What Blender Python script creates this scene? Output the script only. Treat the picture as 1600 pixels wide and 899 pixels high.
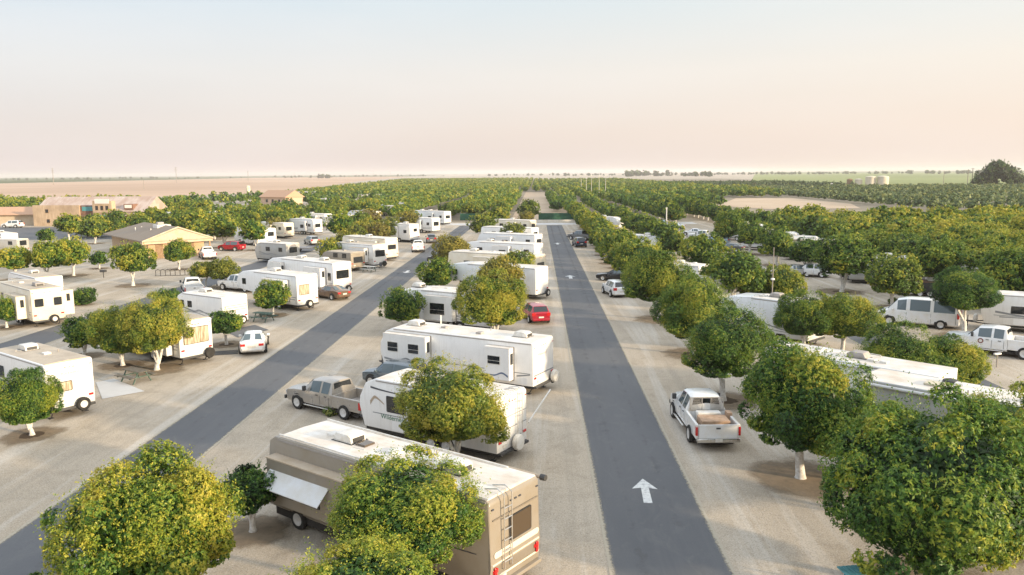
import bpy, bmesh, math, random
import numpy as np
from mathutils import Vector, Matrix
R = math.radians
scene = bpy.context.scene
COL = scene.collection
for o in list(bpy.data.objects): bpy.data.objects.remove(o)

# ------------------------------------------------------------------ camera
F_PX, CAM_H, ROLL = 1244.0, 12.8, R(.43)
CX, CY = 800.0, 449.5
_p = math.atan(178.7 / F_PX); _y = math.atan(39.3 * math.cos(_p) / F_PX)
FW = Vector((-math.sin(_y) * math.cos(_p), math.cos(_y) * math.cos(_p), -math.sin(_p)))
_r0 = Vector((math.cos(_y), math.sin(_y), 0)); _u0 = _r0.cross(FW)
RT = _r0 * math.cos(ROLL) - _u0 * math.sin(ROLL)
UP = _u0 * math.cos(ROLL) + _r0 * math.sin(ROLL)
cam_d = bpy.data.cameras.new('camera'); cam = bpy.data.objects.new('camera', cam_d); COL.objects.link(cam)
cam_d.sensor_width = 36; cam_d.lens = F_PX / 1600 * 36
cam_d.clip_start = .3; cam_d.clip_end = 60000
mw = Matrix((RT, UP, -FW)).transposed().to_4x4(); mw.translation = (0, 0, CAM_H)
cam.matrix_world = mw
scene.camera = cam

def P(px, py, z=0.0):
    """ground survey: point on the height z seen at a photo pixel (1600 wide)"""
    d = FW * F_PX + RT * (px - CX) - UP * (py - CY)
    t = (z - CAM_H) / d.z
    return Vector((0, 0, CAM_H)) + d * t
def scale_at(pt):
    return F_PX / ((Vector(pt) - Vector((0, 0, CAM_H))).dot(FW))

# ------------------------------------------------------------------ light
SUN_EL, SUN_AZ = R(11), R(116)          # azimuth clockwise from +Y
w = bpy.data.worlds.new('World'); scene.world = w; w.use_nodes = True
nt = w.node_tree; nt.nodes.clear()
out = nt.nodes.new('ShaderNodeOutputWorld'); bg = nt.nodes.new('ShaderNodeBackground')
sky = nt.nodes.new('ShaderNodeTexSky'); sky.sky_type = 'NISHITA'; sky.sun_disc = False
sky.sun_elevation = SUN_EL; sky.sun_rotation = SUN_AZ; sky.dust_density = 2.0; sky.air_density = 1.0; sky.ozone_density = 1.2
tc = nt.nodes.new('ShaderNodeTexCoord'); sep = nt.nodes.new('ShaderNodeSeparateXYZ')
nt.links.new(tc.outputs['Generated'], sep.inputs[0])
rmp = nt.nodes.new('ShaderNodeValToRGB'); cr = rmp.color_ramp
# thin milky evening haze: peach low, pale blue high; unseen top boosted as fill light
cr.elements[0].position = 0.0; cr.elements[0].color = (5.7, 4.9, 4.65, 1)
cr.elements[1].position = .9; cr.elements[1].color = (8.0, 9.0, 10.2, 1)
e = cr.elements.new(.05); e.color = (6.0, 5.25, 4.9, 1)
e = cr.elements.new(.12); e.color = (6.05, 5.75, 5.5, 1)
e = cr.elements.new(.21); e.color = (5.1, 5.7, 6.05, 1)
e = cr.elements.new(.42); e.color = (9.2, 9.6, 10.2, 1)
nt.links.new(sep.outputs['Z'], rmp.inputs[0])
mix = nt.nodes.new('ShaderNodeMix'); mix.data_type = 'RGBA'; mix.inputs['Factor'].default_value = .88
nt.links.new(sky.outputs[0], mix.inputs['A'])
# warmer and brighter on the sunward (right) side of the sky
dp = nt.nodes.new('ShaderNodeMapRange'); dp.inputs[1].default_value = -.8; dp.inputs[2].default_value = .8
dp.inputs[3].default_value = 0; dp.inputs[4].default_value = 1
nt.links.new(sep.outputs['X'], dp.inputs[0])
tint = nt.nodes.new('ShaderNodeMix'); tint.data_type = 'RGBA'
tint.inputs['A'].default_value = (.82, .86, .92, 1); tint.inputs['B'].default_value = (1.08, 1.02, .92, 1)
nt.links.new(dp.outputs[0], tint.inputs['Factor'])
mul = nt.nodes.new('ShaderNodeMix'); mul.data_type = 'RGBA'; mul.blend_type = 'MULTIPLY'; mul.inputs['Factor'].default_value = 1
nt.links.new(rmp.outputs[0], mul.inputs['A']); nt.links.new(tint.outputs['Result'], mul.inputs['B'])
mp = nt.nodes.new('ShaderNodeMapping'); mp.inputs['Scale'].default_value = (1.2, 1.2, 7.0); nt.links.new(tc.outputs['Generated'], mp.inputs[0])
cn_ = nt.nodes.new('ShaderNodeTexNoise'); cn_.inputs['Scale'].default_value = 2.2; cn_.inputs['Detail'].default_value = 4; nt.links.new(mp.outputs[0], cn_.inputs['Vector'])
cm_ = nt.nodes.new('ShaderNodeMapRange'); cm_.inputs[1].default_value = .4; cm_.inputs[2].default_value = .75; cm_.inputs[3].default_value = 0; cm_.inputs[4].default_value = .16; nt.links.new(cn_.outputs['Fac'], cm_.inputs[0])
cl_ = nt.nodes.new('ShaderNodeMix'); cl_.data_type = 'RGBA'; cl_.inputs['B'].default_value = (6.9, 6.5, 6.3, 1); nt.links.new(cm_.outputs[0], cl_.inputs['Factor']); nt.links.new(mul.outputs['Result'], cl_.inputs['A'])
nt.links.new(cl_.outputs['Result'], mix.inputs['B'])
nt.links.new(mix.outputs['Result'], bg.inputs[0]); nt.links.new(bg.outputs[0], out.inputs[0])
bg.inputs[1].default_value = .12
sd = bpy.data.lights.new('sun', 'SUN'); so = bpy.data.objects.new('sun', sd); COL.objects.link(so)
sd.energy = 5.0; sd.angle = R(2.5); sd.color = (1.0, .80, .54)
sdir = Vector((math.sin(SUN_AZ) * math.cos(SUN_EL), math.cos(SUN_AZ) * math.cos(SUN_EL), math.sin(SUN_EL)))
so.rotation_euler = sdir.to_track_quat('Z', 'Y').to_euler(); so.location = (0, 0, 60)
vs = scene.view_settings
vs.view_transform = 'Standard'; vs.look = 'None'; vs.gamma = 1; vs.use_curve_mapping = False
vs.exposure = .47
scene.render.engine = 'CYCLES'
scene.cycles.max_bounces = 6; scene.cycles.diffuse_bounces = 3; scene.cycles.glossy_bounces = 3
scene.cycles.transmission_bounces = 4; scene.cycles.volume_bounces = 1; scene.cycles.transparent_max_bounces = 8

# ------------------------------------------------------------------ materials
MATS = {}
def nmat(name):
    m = bpy.data.materials.new(name); m.use_nodes = True
    MATS[name] = m
    return m, m.node_tree, m.node_tree.nodes['Principled BSDF']
def N(nt, t, **k):
    n = nt.nodes.new(t)
    for a, b in k.items(): setattr(n, a, b)
    return n
def mixc(nt, fac, a, b, blend='MIX'):
    n = nt.nodes.new('ShaderNodeMix'); n.data_type = 'RGBA'; n.blend_type = blend
    for s, v in (('Factor', fac), ('A', a), ('B', b)):
        if isinstance(v, (int, float)): n.inputs[s].default_value = v
        elif isinstance(v, tuple): n.inputs[s].default_value = (*v[:3], 1)
        else: nt.links.new(v, n.inputs[s])
    return n.outputs['Result']
def noise(nt, scale, detail=4, rough=.55, coord='Object', sc3=None, dist=0):
    t = nt.nodes.new('ShaderNodeTexCoord'); m = nt.nodes.new('ShaderNodeMapping')
    nt.links.new(t.outputs[coord], m.inputs[0])
    if sc3: m.inputs['Scale'].default_value = sc3
    n = nt.nodes.new('ShaderNodeTexNoise'); n.inputs['Scale'].default_value = scale
    n.inputs['Detail'].default_value = detail; n.inputs['Roughness'].default_value = rough; n.inputs['Distortion'].default_value = dist
    nt.links.new(m.outputs[0], n.inputs['Vector'])
    return n.outputs['Fac']
def mr(nt, v, a, b, c=0, d=1):
    n = nt.nodes.new('ShaderNodeMapRange')
    for i, x in enumerate((a, b, c, d)): n.inputs[i + 1].default_value = x
    nt.links.new(v, n.inputs[0]); return n.outputs[0]
def bump(nt, b, h, s, d=.02):
    n = nt.nodes.new('ShaderNodeBump'); n.inputs['Strength'].default_value = s; n.inputs['Distance'].default_value = d
    nt.links.new(h, n.inputs['Height']); nt.links.new(n.outputs[0], b.inputs['Normal'])
def simple(name, col, rough=.5, metal=0, coat=0, dirt=.25, dscale=1.5, spec=.5):
    m, nt, b = nmat(name)
    b.inputs['Roughness'].default_value = rough; b.inputs['Metallic'].default_value = metal
    b.inputs['Specular IOR Level'].default_value = spec
    if coat: b.inputs['Coat Weight'].default_value = coat; b.inputs['Coat Roughness'].default_value = .08
    if dirt:
        n = noise(nt, dscale, 5, .6)
        dk = tuple(c * (1 - dirt) * k for c, k in zip(col, (1, .95, .86)))
        nt.links.new(mixc(nt, mr(nt, n, .4, .7), col, dk), b.inputs['Base Color'])
        nt.links.new(mr(nt, n, .3, .7, rough * .9, min(1, rough * 1.25)), b.inputs['Roughness'])
    else: b.inputs['Base Color'].default_value = (*col, 1)
    return m
def M(n): return MATS[n]

# ground
m, t, b = nmat('sand')
n1 = noise(t, .05, 5, .55); n2 = noise(t, .6, 6, .65, dist=.6); n3 = noise(t, 5, 4, .75); n4 = noise(t, .35, 4, .6, sc3=(2.2, .10, 1), dist=.6)
c = mixc(t, mr(t, n1, .35, .65), (.440, .365, .275), (.490, .418, .330))
c = mixc(t, mr(t, n2, .47, .70, 0, .75), c, (.33, .275, .205))
c = mixc(t, mr(t, n4, .50, .64, 0, .7), c, (.58, .53, .46))
c = mixc(t, mr(t, n4, .44, .34, 0, .5), c, (.33, .285, .225))
c = mixc(t, mr(t, n3, .48, .68, 0, .4), c, (.27, .23, .18))
n5 = noise(t, 17, 2, .8)
c = mixc(t, mr(t, n5, .55, .63, 0, .4), c, (.64, .59, .52))
c = mixc(t, mr(t, n5, .45, .37, 0, .5), c, (.17, .145, .12))
t.links.new(c, b.inputs['Base Color']); b.inputs['Roughness'].default_value = .95; b.inputs['Specular IOR Level'].default_value = .15
bump(t, b, n3, .6, .04)
m, t, b = nmat('asphalt')
n1 = noise(t, .18, 5, .6, sc3=(1.5, .35, 1)); n2 = noise(t, 14, 3, .7); n3 = noise(t, 1.1, 5, .7, sc3=(1, .5, 1), dist=1.2)
c = mixc(t, mr(t, n1, .35, .65), (.100, .103, .110), (.130, .132, .137))
c = mixc(t, mr(t, n3, .54, .78, 0, .5), c, (.20, .195, .185))
c = mixc(t, mr(t, n2, .4, .7, 0, .4), c, (.08, .084, .094))
n6 = noise(t, .9, 4, .6, sc3=(2.4, .07, 1))
c = mixc(t, mr(t, n6, .55, .72, 0, .4), c, (.135, .135, .14))
t.links.new(c, b.inputs['Base Color']); b.inputs['Roughness'].default_value = .75; b.inputs['Specular IOR Level'].default_value = .35
bump(t, b, n2, .3, .01)
m, t, b = nmat('road_paint')
n1 = noise(t, 6, 5, .7)
t.links.new(mixc(t, mr(t, n1, .48, .7), (.66, .66, .64), (.30, .30, .31)), b.inputs['Base Color']); b.inputs['Roughness'].default_value = .7
m, t, b = nmat('concrete')
n1 = noise(t, 1.3, 5, .6)
t.links.new(mixc(t, n1, (.50, .49, .47), (.62, .61, .60)), b.inputs['Base Color']); b.inputs['Roughness'].default_value = .85
m, t, b = nmat('bare_soil')
n1 = noise(t, 2.4, 5, .7)
t.links.new(mixc(t, mr(t, n1, .35, .65), (.10, .075, .05), (.21, .165, .12)), b.inputs['Base Color']); b.inputs['Roughness'].default_value = 1
m, t, b = nmat('orchard_soil')
n1 = noise(t, .12, 5, .7)
t.links.new(mixc(t, mr(t, n1, .35, .65), (.19, .155, .11), (.30, .25, .18)), b.inputs['Base Color']); b.inputs['Roughness'].default_value = 1
def field(name, a, bb, sc, sc3=None):
    m, t, b = nmat(name)
    n1 = noise(t, sc, 4, .6, sc3=sc3); n2 = noise(t, sc * .15, 3, .5)
    c = mixc(t, mr(t, n1, .35, .65), a, bb); c = mixc(t, mr(t, n2, .4, .6, 0, .5), c, tuple(x * .75 for x in a))
    t.links.new(c, b.inputs['Base Color']); b.inputs['Roughness'].default_value = 1; b.inputs['Specular IOR Level'].default_value = .1
field('ploughed', (.50, .35, .25), (.58, .42, .30), .02, (.3, 1, 1))
field('green_field', (.25, .29, .12), (.30, .32, .14), .01, (.15, 1, 1))
field('dark_green_field', (.045, .085, .022), (.075, .11, .035), .02, (.2, 1, 1))
field('pale_dirt', (.50, .38, .27), (.58, .46, .34), .05)
field('dry_grass', (.30, .25, .13), (.38, .31, .18), .05)
field('vineyard', (.10, .145, .05), (.17, .17, .08), .03, (1, .08, 1))
# leaves: tone per leaf 0..1, per-tree shift in object colour (r: yellow, g: orange, b: grey)
m, t, b = nmat('citrus_leaves')
at = N(t, 'ShaderNodeAttribute', attribute_name='tone'); oi = N(t, 'ShaderNodeObjectInfo')
so_ = N(t, 'ShaderNodeSeparateColor'); t.links.new(oi.outputs['Color'], so_.inputs[0])
ad = N(t, 'ShaderNodeMath', operation='ADD'); t.links.new(at.outputs['Fac'], ad.inputs[0])
sb = N(t, 'ShaderNodeMath', operation='SUBTRACT'); sb.inputs[1].default_value = .5
t.links.new(so_.outputs[0], sb.inputs[0]); t.links.new(sb.outputs[0], ad.inputs[1])
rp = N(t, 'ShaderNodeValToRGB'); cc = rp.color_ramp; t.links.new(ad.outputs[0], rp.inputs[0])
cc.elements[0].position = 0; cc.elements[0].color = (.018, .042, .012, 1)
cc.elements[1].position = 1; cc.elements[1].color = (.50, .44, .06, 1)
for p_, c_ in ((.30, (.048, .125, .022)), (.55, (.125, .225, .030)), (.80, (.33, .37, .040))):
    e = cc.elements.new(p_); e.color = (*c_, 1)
c = mixc(t, so_.outputs[1], rp.outputs[0], (.33, .19, .075))
hs = N(t, 'ShaderNodeHueSaturation'); t.links.new(c, hs.inputs['Color'])
t.links.new(mr(t, so_.outputs[2], 0, 1, 1.0, .35), hs.inputs['Saturation'])
c = hs.outputs[0]
t.links.new(c, b.inputs['Base Color']); b.inputs['Roughness'].default_value = .45; b.inputs['Specular IOR Level'].default_value = .35
tr = N(t, 'ShaderNodeBsdfTranslucent'); t.links.new(c, tr.inputs[0])
ms = N(t, 'ShaderNodeMixShader'); ms.inputs[0].default_value = .30
t.links.new(b.outputs[0], ms.inputs[1]); t.links.new(tr.outputs[0], ms.inputs[2])
t.links.new(ms.outputs[0], t.nodes['Material Output'].inputs[0])
m, t, b = nmat('white_trunk')
n1 = noise(t, 7, 5, .7)
t.links.new(mixc(t, mr(t, n1, .42, .7), (.76, .74, .70), (.42, .37, .31)), b.inputs['Base Color']); b.inputs['Roughness'].default_value = .9
bump(t, b, n1, .6, .03)
simple('bark', (.16, .12, .085), .95, dirt=.4, dscale=8)
simple('wood_brown', (.30, .20, .12), .85, dirt=.35, dscale=4)
simple('wood_tan', (.46, .30, .17), .85, dirt=.4, dscale=2)
simple('red_brown', (.24, .135, .095), .8)
simple('table_green', (.07, .12, .10), .6, dirt=.3, dscale=5)
simple('table_wood', (.19, .165, .13), .85, dirt=.35, dscale=5)
simple('table_teal', (.08, .26, .29), .6, dirt=.2, dscale=5)
for _n, _c in (('rv_white', (.82, .81, .79)), ('rv_cool', (.74, .75, .76))):
    m, t, b = nmat(_n); na = noise(t, 1.2, 5, .6); nb = noise(t, 1.0, 5, .7, sc3=(7, 7, .5))
    c = mixc(t, mr(t, na, .4, .7), _c, tuple(v * .93 for v in _c)); c = mixc(t, mr(t, nb, .52, .72, 0, .35), c, (.50, .46, .40))
    t.links.new(c, b.inputs['Base Color']); b.inputs['Roughness'].default_value = .35; b.inputs['Coat Weight'].default_value = .3
simple('rv_cream', (.74, .68, .56), .4, coat=.2, dirt=.10, dscale=1.2)
simple('rv_tan', (.285, .25, .205), .35, coat=.3, dirt=.10, dscale=1.2)
simple('rv_tan_dark', (.215, .185, .15), .35, coat=.3, dirt=.12)
simple('rv_grey', (.42, .42, .41), .35, coat=.2, dirt=.10)
m, t, b = nmat('rv_roof')
n1 = noise(t, .7, 5, .6); n2 = noise(t, 3.5, 5, .7, sc3=(.5, 1.6, 1))
c = mixc(t, mr(t, n1, .35, .68), (.80, .77, .72), (.62, .53, .43)); c = mixc(t, mr(t, n2, .5, .72, 0, .45), c, (.48, .41, .33))
t.links.new(c, b.inputs['Base Color']); b.inputs['Roughness'].default_value = .6
m, t, b = nmat('rv_roof_dusty')
n1 = noise(t, .8, 5, .6); n2 = noise(t, 5, 5, .7)
c = mixc(t, mr(t, n1, .35, .68), (.52, .44, .34), (.40, .33, .25)); c = mixc(t, mr(t, n2, .5, .75, 0, .4), c, (.62, .56, .47))
t.links.new(c, b.inputs['Base Color']); b.inputs['Roughness'].default_value = .75
simple('awning_white', (.70, .70, .70), .7, dirt=.12)
simple('awning_tan', (.50, .41, .31), .8, dirt=.15)
simple('black_trim', (.025, .025, .027), .5, dirt=.2)
simple('stripe_dark', (.06, .065, .08), .4, dirt=0)
simple('stripe_tan', (.42, .33, .24), .4, dirt=0)
simple('stripe_blue', (.10, .15, .24), .4, dirt=0)
simple('stripe_maroon', (.20, .06, .05), .4, dirt=0)
simple('stripe_green', (.03, .16, .09), .4, dirt=0)
simple('stripe_pale', (.66, .60, .50), .4, dirt=0)
simple('stripe_grey', (.25, .26, .27), .4, dirt=0)
simple('chrome', (.72, .72, .72), .18, metal=1, dirt=.15, dscale=6)
simple('alloy', (.66, .66, .66), .35, metal=.25, dirt=.2, dscale=8)
simple('aluminium', (.60, .60, .60), .38, metal=.9, dirt=.2, dscale=4)
simple('rubber', (.028, .027, .026), .85, dirt=.3, dscale=6)
simple('plastic_white', (.74, .72, .68), .5, dirt=.18, dscale=3)
simple('plastic_grey', (.38, .35, .33), .6, dirt=.2, dscale=3)
simple('plastic_dark', (.05, .05, .052), .55, dirt=.2)
simple('undercarriage', (.04, .036, .033), .9, dirt=.3)
simple('glass_dark', (.018, .022, .026), .07, spec=.8, dirt=0)
simple('glass_tint', (.07, .10, .11), .05, spec=.9, dirt=0)
simple('glass_brown', (.09, .065, .04), .08, spec=.9, dirt=0)
m, t, b = nmat('curtained_window')
n1 = noise(t, 3, 3, .5, sc3=(1, 5, .6))
t.links.new(mixc(t, mr(t, n1, .35, .65), (.62, .54, .40), (.28, .22, .14)), b.inputs['Base Color']); b.inputs['Roughness'].default_value = .12
b.inputs['Coat Weight'].default_value = .6
simple('red_lamp', (.50, .015, .015), .2, coat=.6, dirt=0)
simple('amber_lamp', (.65, .20, .02), .2, coat=.5, dirt=0)
simple('headlamp', (.55, .57, .58), .1, metal=.3, coat=1, dirt=0)
simple('plate', (.66, .64, .60), .5, dirt=.2, dscale=9)
for k, c_ in dict(white=(.78, .79, .80), silver=(.46, .48, .50), pewter=(.40, .37, .335), black=(.018, .02, .026), navy=(.03, .045, .085),
                  red=(.42, .012, .03), bluegrey=(.10, .135, .165), paleblue=(.30, .42, .52), bronze=(.17, .105, .065), grey=(.16, .17, .19)).items():
    simple('paint_' + k, c_, .28, metal=.0 if k in ('white',) else .35, coat=.8, dirt=.08, dscale=2)
simple('cardboard', (.46, .31, .21), .85, dirt=.25, dscale=4)
m, t, b = nmat('shingle')
n1 = noise(t, 6, 4, .7, sc3=(1, 3, 3)); n2 = noise(t, .4, 3)
c = mixc(t, n1, (.22, .17, .125), (.34, .27, .205)); t.links.new(mixc(t, mr(t, n2, .4, .7, 0, .4), c, (.32, .27, .22)), b.inputs['Base Color']); b.inputs['Roughness'].default_value = .95
m, t, b = nmat('tin_roof')
n1 = noise(t, .8, 4, .7, sc3=(6, .4, .4)); n2 = noise(t, .25, 3)
c = mixc(t, mr(t, n1, .35, .65), (.42, .31, .25), (.58, .50, .45)); t.links.new(mixc(t, mr(t, n2, .4, .6, 0, .6), c, (.34, .22, .16)), b.inputs['Base Color']); b.inputs['Roughness'].default_value = .7
m, t, b = nmat('tile_roof')
n1 = noise(t, 2, 4, .7)
t.links.new(mixc(t, n1, (.45, .26, .16), (.60, .38, .25)), b.inputs['Base Color']); b.inputs['Roughness'].default_value = .9
m, t, b = nmat('plank_wall')  # rough sawn boards
n1 = noise(t, 1.0, 4, .8, sc3=(5, 5, .25)); n2 = noise(t, .3, 3)
c = mixc(t, mr(t, n1, .35, .65), (.40, .29, .19), (.60, .46, .32)); t.links.new(mixc(t, mr(t, n2, .45, .65, 0, .5), c, (.27, .19, .13)), b.inputs['Base Color']); b.inputs['Roughness'].default_value = .9
simple('stucco_tan', (.50, .36, .23), .9, dirt=.12, dscale=1)
simple('stucco_pink', (.62, .45, .33), .9, dirt=.1)
simple('stucco_cream', (.54, .45, .34), .9, dirt=.1)
simple('fascia', (.56, .47, .35), .7, dirt=.15)
simple('green_mesh', (.03, .12, .075), .8, dirt=.3, dscale=.6)
simple('white_rail', (.68, .64, .57), .7, dirt=.2)
simple('sign_white', (.78, .74, .68), .6, dirt=0)
simple('sign_teal', (.10, .32, .34), .6, dirt=.1)
simple('tank_cream', (.66, .60, .47), .6, dirt=.15, dscale=.3)
simple('pole_grey', (.30, .27, .24), .8, dirt=.2)
simple('pole_pale', (.62, .60, .56), .5, dirt=.2)
simple('canopy_cloth', (.76, .76, .75), .8, dirt=.08)
simple('far_roof', (.45, .42, .38), .8, dirt=.2, dscale=.3)

# ------------------------------------------------------------------ helpers
def tag(o, label=None, cat=None, group=None, kind=None):
    if label: o['label'] = label
    if cat: o['category'] = cat
    if group: o['group'] = group
    if kind: o['kind'] = kind
    return o
def empty(name, loc, rz=0):
    o = bpy.data.objects.new(name, None); o.empty_display_size = .3
    COL.objects.link(o); o.location = loc; o.rotation_euler = (0, 0, rz); return o
class MB:
    def __init__(s): s.b = bmesh.new()
    def _bev(s, vs, w, seg=2):
        es = list({e for v in vs for e in v.link_edges})
        bmesh.ops.bevel(s.b, geom=es, offset=w, segments=seg, profile=.5, affect='EDGES', clamp_overlap=True)
    def box(s, x0, x1, y0, y1, z0, z1, bev=0, seg=2, mat=None):
        r = bmesh.ops.create_cube(s.b, size=1)['verts']
        for v in r: v.co = Vector((x0 + (v.co.x + .5) * (x1 - x0), y0 + (v.co.y + .5) * (y1 - y0), z0 + (v.co.z + .5) * (z1 - z0)))
        if mat is not None: bmesh.ops.transform(s.b, matrix=mat, verts=r)
        if bev: s._bev(r, bev, seg)
        return s
    def prism(s, pts, fn, d0, d1, bev=0, seg=2):
        """polygon pts (u,z) swept from d0 to d1; fn(u,z,d)->xyz"""
        a = [s.b.verts.new(fn(u, z, d0)) for u, z in pts]; c = [s.b.verts.new(fn(u, z, d1)) for u, z in pts]
        n = len(pts)
        s.b.faces.new(a); s.b.faces.new(c[::-1])
        for i in range(n): s.b.faces.new((a[i], c[i], c[(i + 1) % n], a[(i + 1) % n]))
        if bev: s._bev(a + c, bev, seg)
        return s
    def tube(s, pts, r, n=8, cap=True):
        pts = [Vector(p) for p in pts]; rs = r if isinstance(r, (list, tuple)) else [r] * len(pts)
        rings = []; ref = None
        for i, p in enumerate(pts):
            d = (pts[min(i + 1, len(pts) - 1)] - pts[max(i - 1, 0)]).normalized()
            if ref is None: ref = d.orthogonal().normalized()
            a = (ref - d * ref.dot(d)).normalized(); ref = a; b_ = d.cross(a)
            rings.append([s.b.verts.new(p + (a * math.cos(q) + b_ * math.sin(q)) * rs[i]) for q in [2 * math.pi * k / n for k in range(n)]])
        for A, B in zip(rings, rings[1:]):
            for k in range(n): s.b.faces.new((A[k], A[(k + 1) % n], B[(k + 1) % n], B[k]))
        if cap: s.b.faces.new(rings[0][::-1]); s.b.faces.new(rings[-1])
        return s
    def lathe(s, prof, c, axis='y', n=20):
        """profile (r, a) along axis, closed loop"""
        c = Vector(c); rings = []
        for q in range(n):
            an = 2 * math.pi * q / n; ca, sa = math.cos(an), math.sin(an); ring = []
            for r, a in prof:
                v = Vector((r * ca, a, r * sa)) if axis == 'y' else Vector((a, r * ca, r * sa)) if axis == 'x' else Vector((r * ca, r * sa, a))
                ring.append(s.b.verts.new(c + v))
            rings.append(ring)
        m_ = len(prof)
        for q in range(n):
            A, B = rings[q], rings[(q + 1) % n]
            for k in range(m_ - 1): s.b.faces.new((A[k], A[k + 1], B[k + 1], B[k]))
        if prof[0] == prof[-1]: pass
        elif prof[0][0] > 1e-6: s.b.faces.new([r_[0] for r_ in rings])
        if prof[-1][0] > 1e-6 and prof[0] != prof[-1]: s.b.faces.new([r_[-1] for r_ in rings][::-1])
        bmesh.ops.remove_doubles(s.b, verts=[v for v in s.b.verts], dist=1e-5)
        return s
    def quad(s, a, b_, c, d):
        s.b.faces.new([s.b.verts.new(p) for p in (a, b_, c, d)]); return s
    def build(s, name, mat, parent=None, smooth=False, recalc=True):
        if recalc: bmesh.ops.recalc_face_normals(s.b, faces=s.b.faces[:])
        me = bpy.data.meshes.new(name); s.b.to_mesh(me); s.b.free()
        if smooth:
            me.polygons.foreach_set('use_smooth', [True] * len(me.polygons))
            me.set_sharp_from_angle(angle=R(40))
        me.materials.append(M(mat) if isinstance(mat, str) else mat)
        o = bpy.data.objects.new(name, me); COL.objects.link(o)
        if parent: o.parent = parent
        return o
def PL(side, off):
    return {'L': lambda u, z, d: (u, off + d, z), 'R': lambda u, z, d: (u, -off - d, z),
            'B': lambda u, z, d: (-off - d, u, z), 'F': lambda u, z, d: (off + d, u, z)}[side]
def rr(u0, u1, z0, z1, r=.05, n=3):
    pts = []
    for cx, cz, a0 in ((u1 - r, z1 - r, 0), (u0 + r, z1 - r, 90), (u0 + r, z0 + r, 180), (u1 - r, z0 + r, 270)):
        for k in range(n + 1):
            a = R(a0 + 90 * k / n); pts.append((cx + r * math.cos(a), cz + r * math.sin(a)))
    return pts
def window(parent, side, off, u0, u1, z0, z1, glass='glass_dark', frame='black_trim', name='window', r=.05, split=False):
    f = MB().prism(rr(u0, u1, z0, z1, r), PL(side, off), -.01, .018).build(name, frame, parent)
    g = MB()
    if split:
        zm = z0 + (z1 - z0) * .42
        g.prism(rr(u0 + .04, u1 - .04, z0 + .04, zm - .012, r * .7), PL(side, off), .012, .024)
        g.prism(rr(u0 + .04, u1 - .04, zm + .012, z1 - .04, r * .7), PL(side, off), .012, .024)
    else: g.prism(rr(u0 + .04, u1 - .04, z0 + .04, z1 - .04, r * .7), PL(side, off), .012, .024)
    g.build('pane', glass, f); return f
def band(parent, side, off, pts, w, mat, name='stripe'):
    """curved painted band: pts (u,z) smooth, width tapers w=(w0,w1)"""
    P_ = []
    n = len(pts)
    for i in range(n - 1):
        p0 = pts[max(i - 1, 0)]; p1 = pts[i]; p2 = pts[i + 1]; p3 = pts[min(i + 2, n - 1)]
        for k in range(5):
            t = k / 5
            P_.append(tuple(.5 * (2 * p1[j] + (p2[j] - p0[j]) * t + (2 * p0[j] - 5 * p1[j] + 4 * p2[j] - p3[j]) * t * t + (3 * p1[j] - p0[j] - 3 * p2[j] + p3[j]) * t ** 3) for j in (0, 1)))
    P_.append(pts[-1])
    mb = MB(); fn = PL(side, off); N_ = len(P_)
    up = []; dn = []
    for i, (u, z) in enumerate(P_):
        ww = w[0] + (w[1] - w[0]) * i / (N_ - 1)
        up.append(mb.b.verts.new(fn(u, z + ww / 2, .006))); dn.append(mb.b.verts.new(fn(u, z - ww / 2, .006)))
    for i in range(N_ - 1): mb.b.faces.new((dn[i], dn[i + 1], up[i + 1], up[i]))
    return mb.build(name, mat, parent)
def text(parent, s, side, off, u, z, size, mat, name='lettering'):
    cu = bpy.data.curves.new('txt', 'FONT'); cu.body = s; cu.size = size; cu.align_x = 'CENTER'; cu.align_y = 'CENTER'; cu.extrude = .003
    to = bpy.data.objects.new('txt', cu); COL.objects.link(to)
    bpy.context.view_layer.update()
    me = bpy.data.meshes.new_from_object(to); bpy.data.objects.remove(to)
    rot = {'B': Matrix(((0, 0, -1), (-1, 0, 0), (0, 1, 0))), 'L': Matrix(((-1, 0, 0), (0, 0, 1), (0, 1, 0))),
           'R': Matrix(((1, 0, 0), (0, 0, -1), (0, 1, 0))), 'F': Matrix(((0, 0, 1), (1, 0, 0), (0, 1, 0)))}[side].to_4x4()
    loc = PL(side, off)(u, z, .008)
    me.transform(Matrix.Translation(loc) @ rot); me.materials.clear(); me.materials.append(M(mat)); me.name = name
    o = bpy.data.objects.new(name, me); COL.objects.link(o); o.parent = parent; return o

_wm = {}
def wheel(parent, x, y, r=.38, w=.24, side=1, rim='alloy', arch=True, body=None):
    key = (round(r, 3), round(w, 3))
    if key not in _wm:
        a = MB().lathe([(r * .62, -w / 2), (r * .93, -w / 2), (r, -w * .36), (r, w * .36), (r * .93, w / 2), (r * .62, w / 2), (r * .60, 0), (r * .62, -w / 2)], (0, 0, 0)).build('wheel', 'rubber', smooth=True)
        mb = MB().lathe([(0, -w * .40), (r * .16, -w * .40), (r * .20, -w * .30), (r * .42, -w * .33), (r * .55, -w * .47), (r * .64, -w * .49), (r * .64, w * .3), (0, w * .3)], (0, 0, 0))
        b_ = mb.build('rim', 'alloy', smooth=True)
        _wm[key] = (a.data, b_.data); bpy.data.objects.remove(a); bpy.data.objects.remove(b_)
    ta, rb = _wm[key]
    o = bpy.data.objects.new('wheel', ta); COL.objects.link(o); o.parent = parent; o.location = (x, y, r)
    o2 = bpy.data.objects.new('rim', rb); COL.objects.link(o2); o2.parent = o
    if side > 0: o.rotation_euler = (0, 0, math.pi)
    return o

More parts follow.
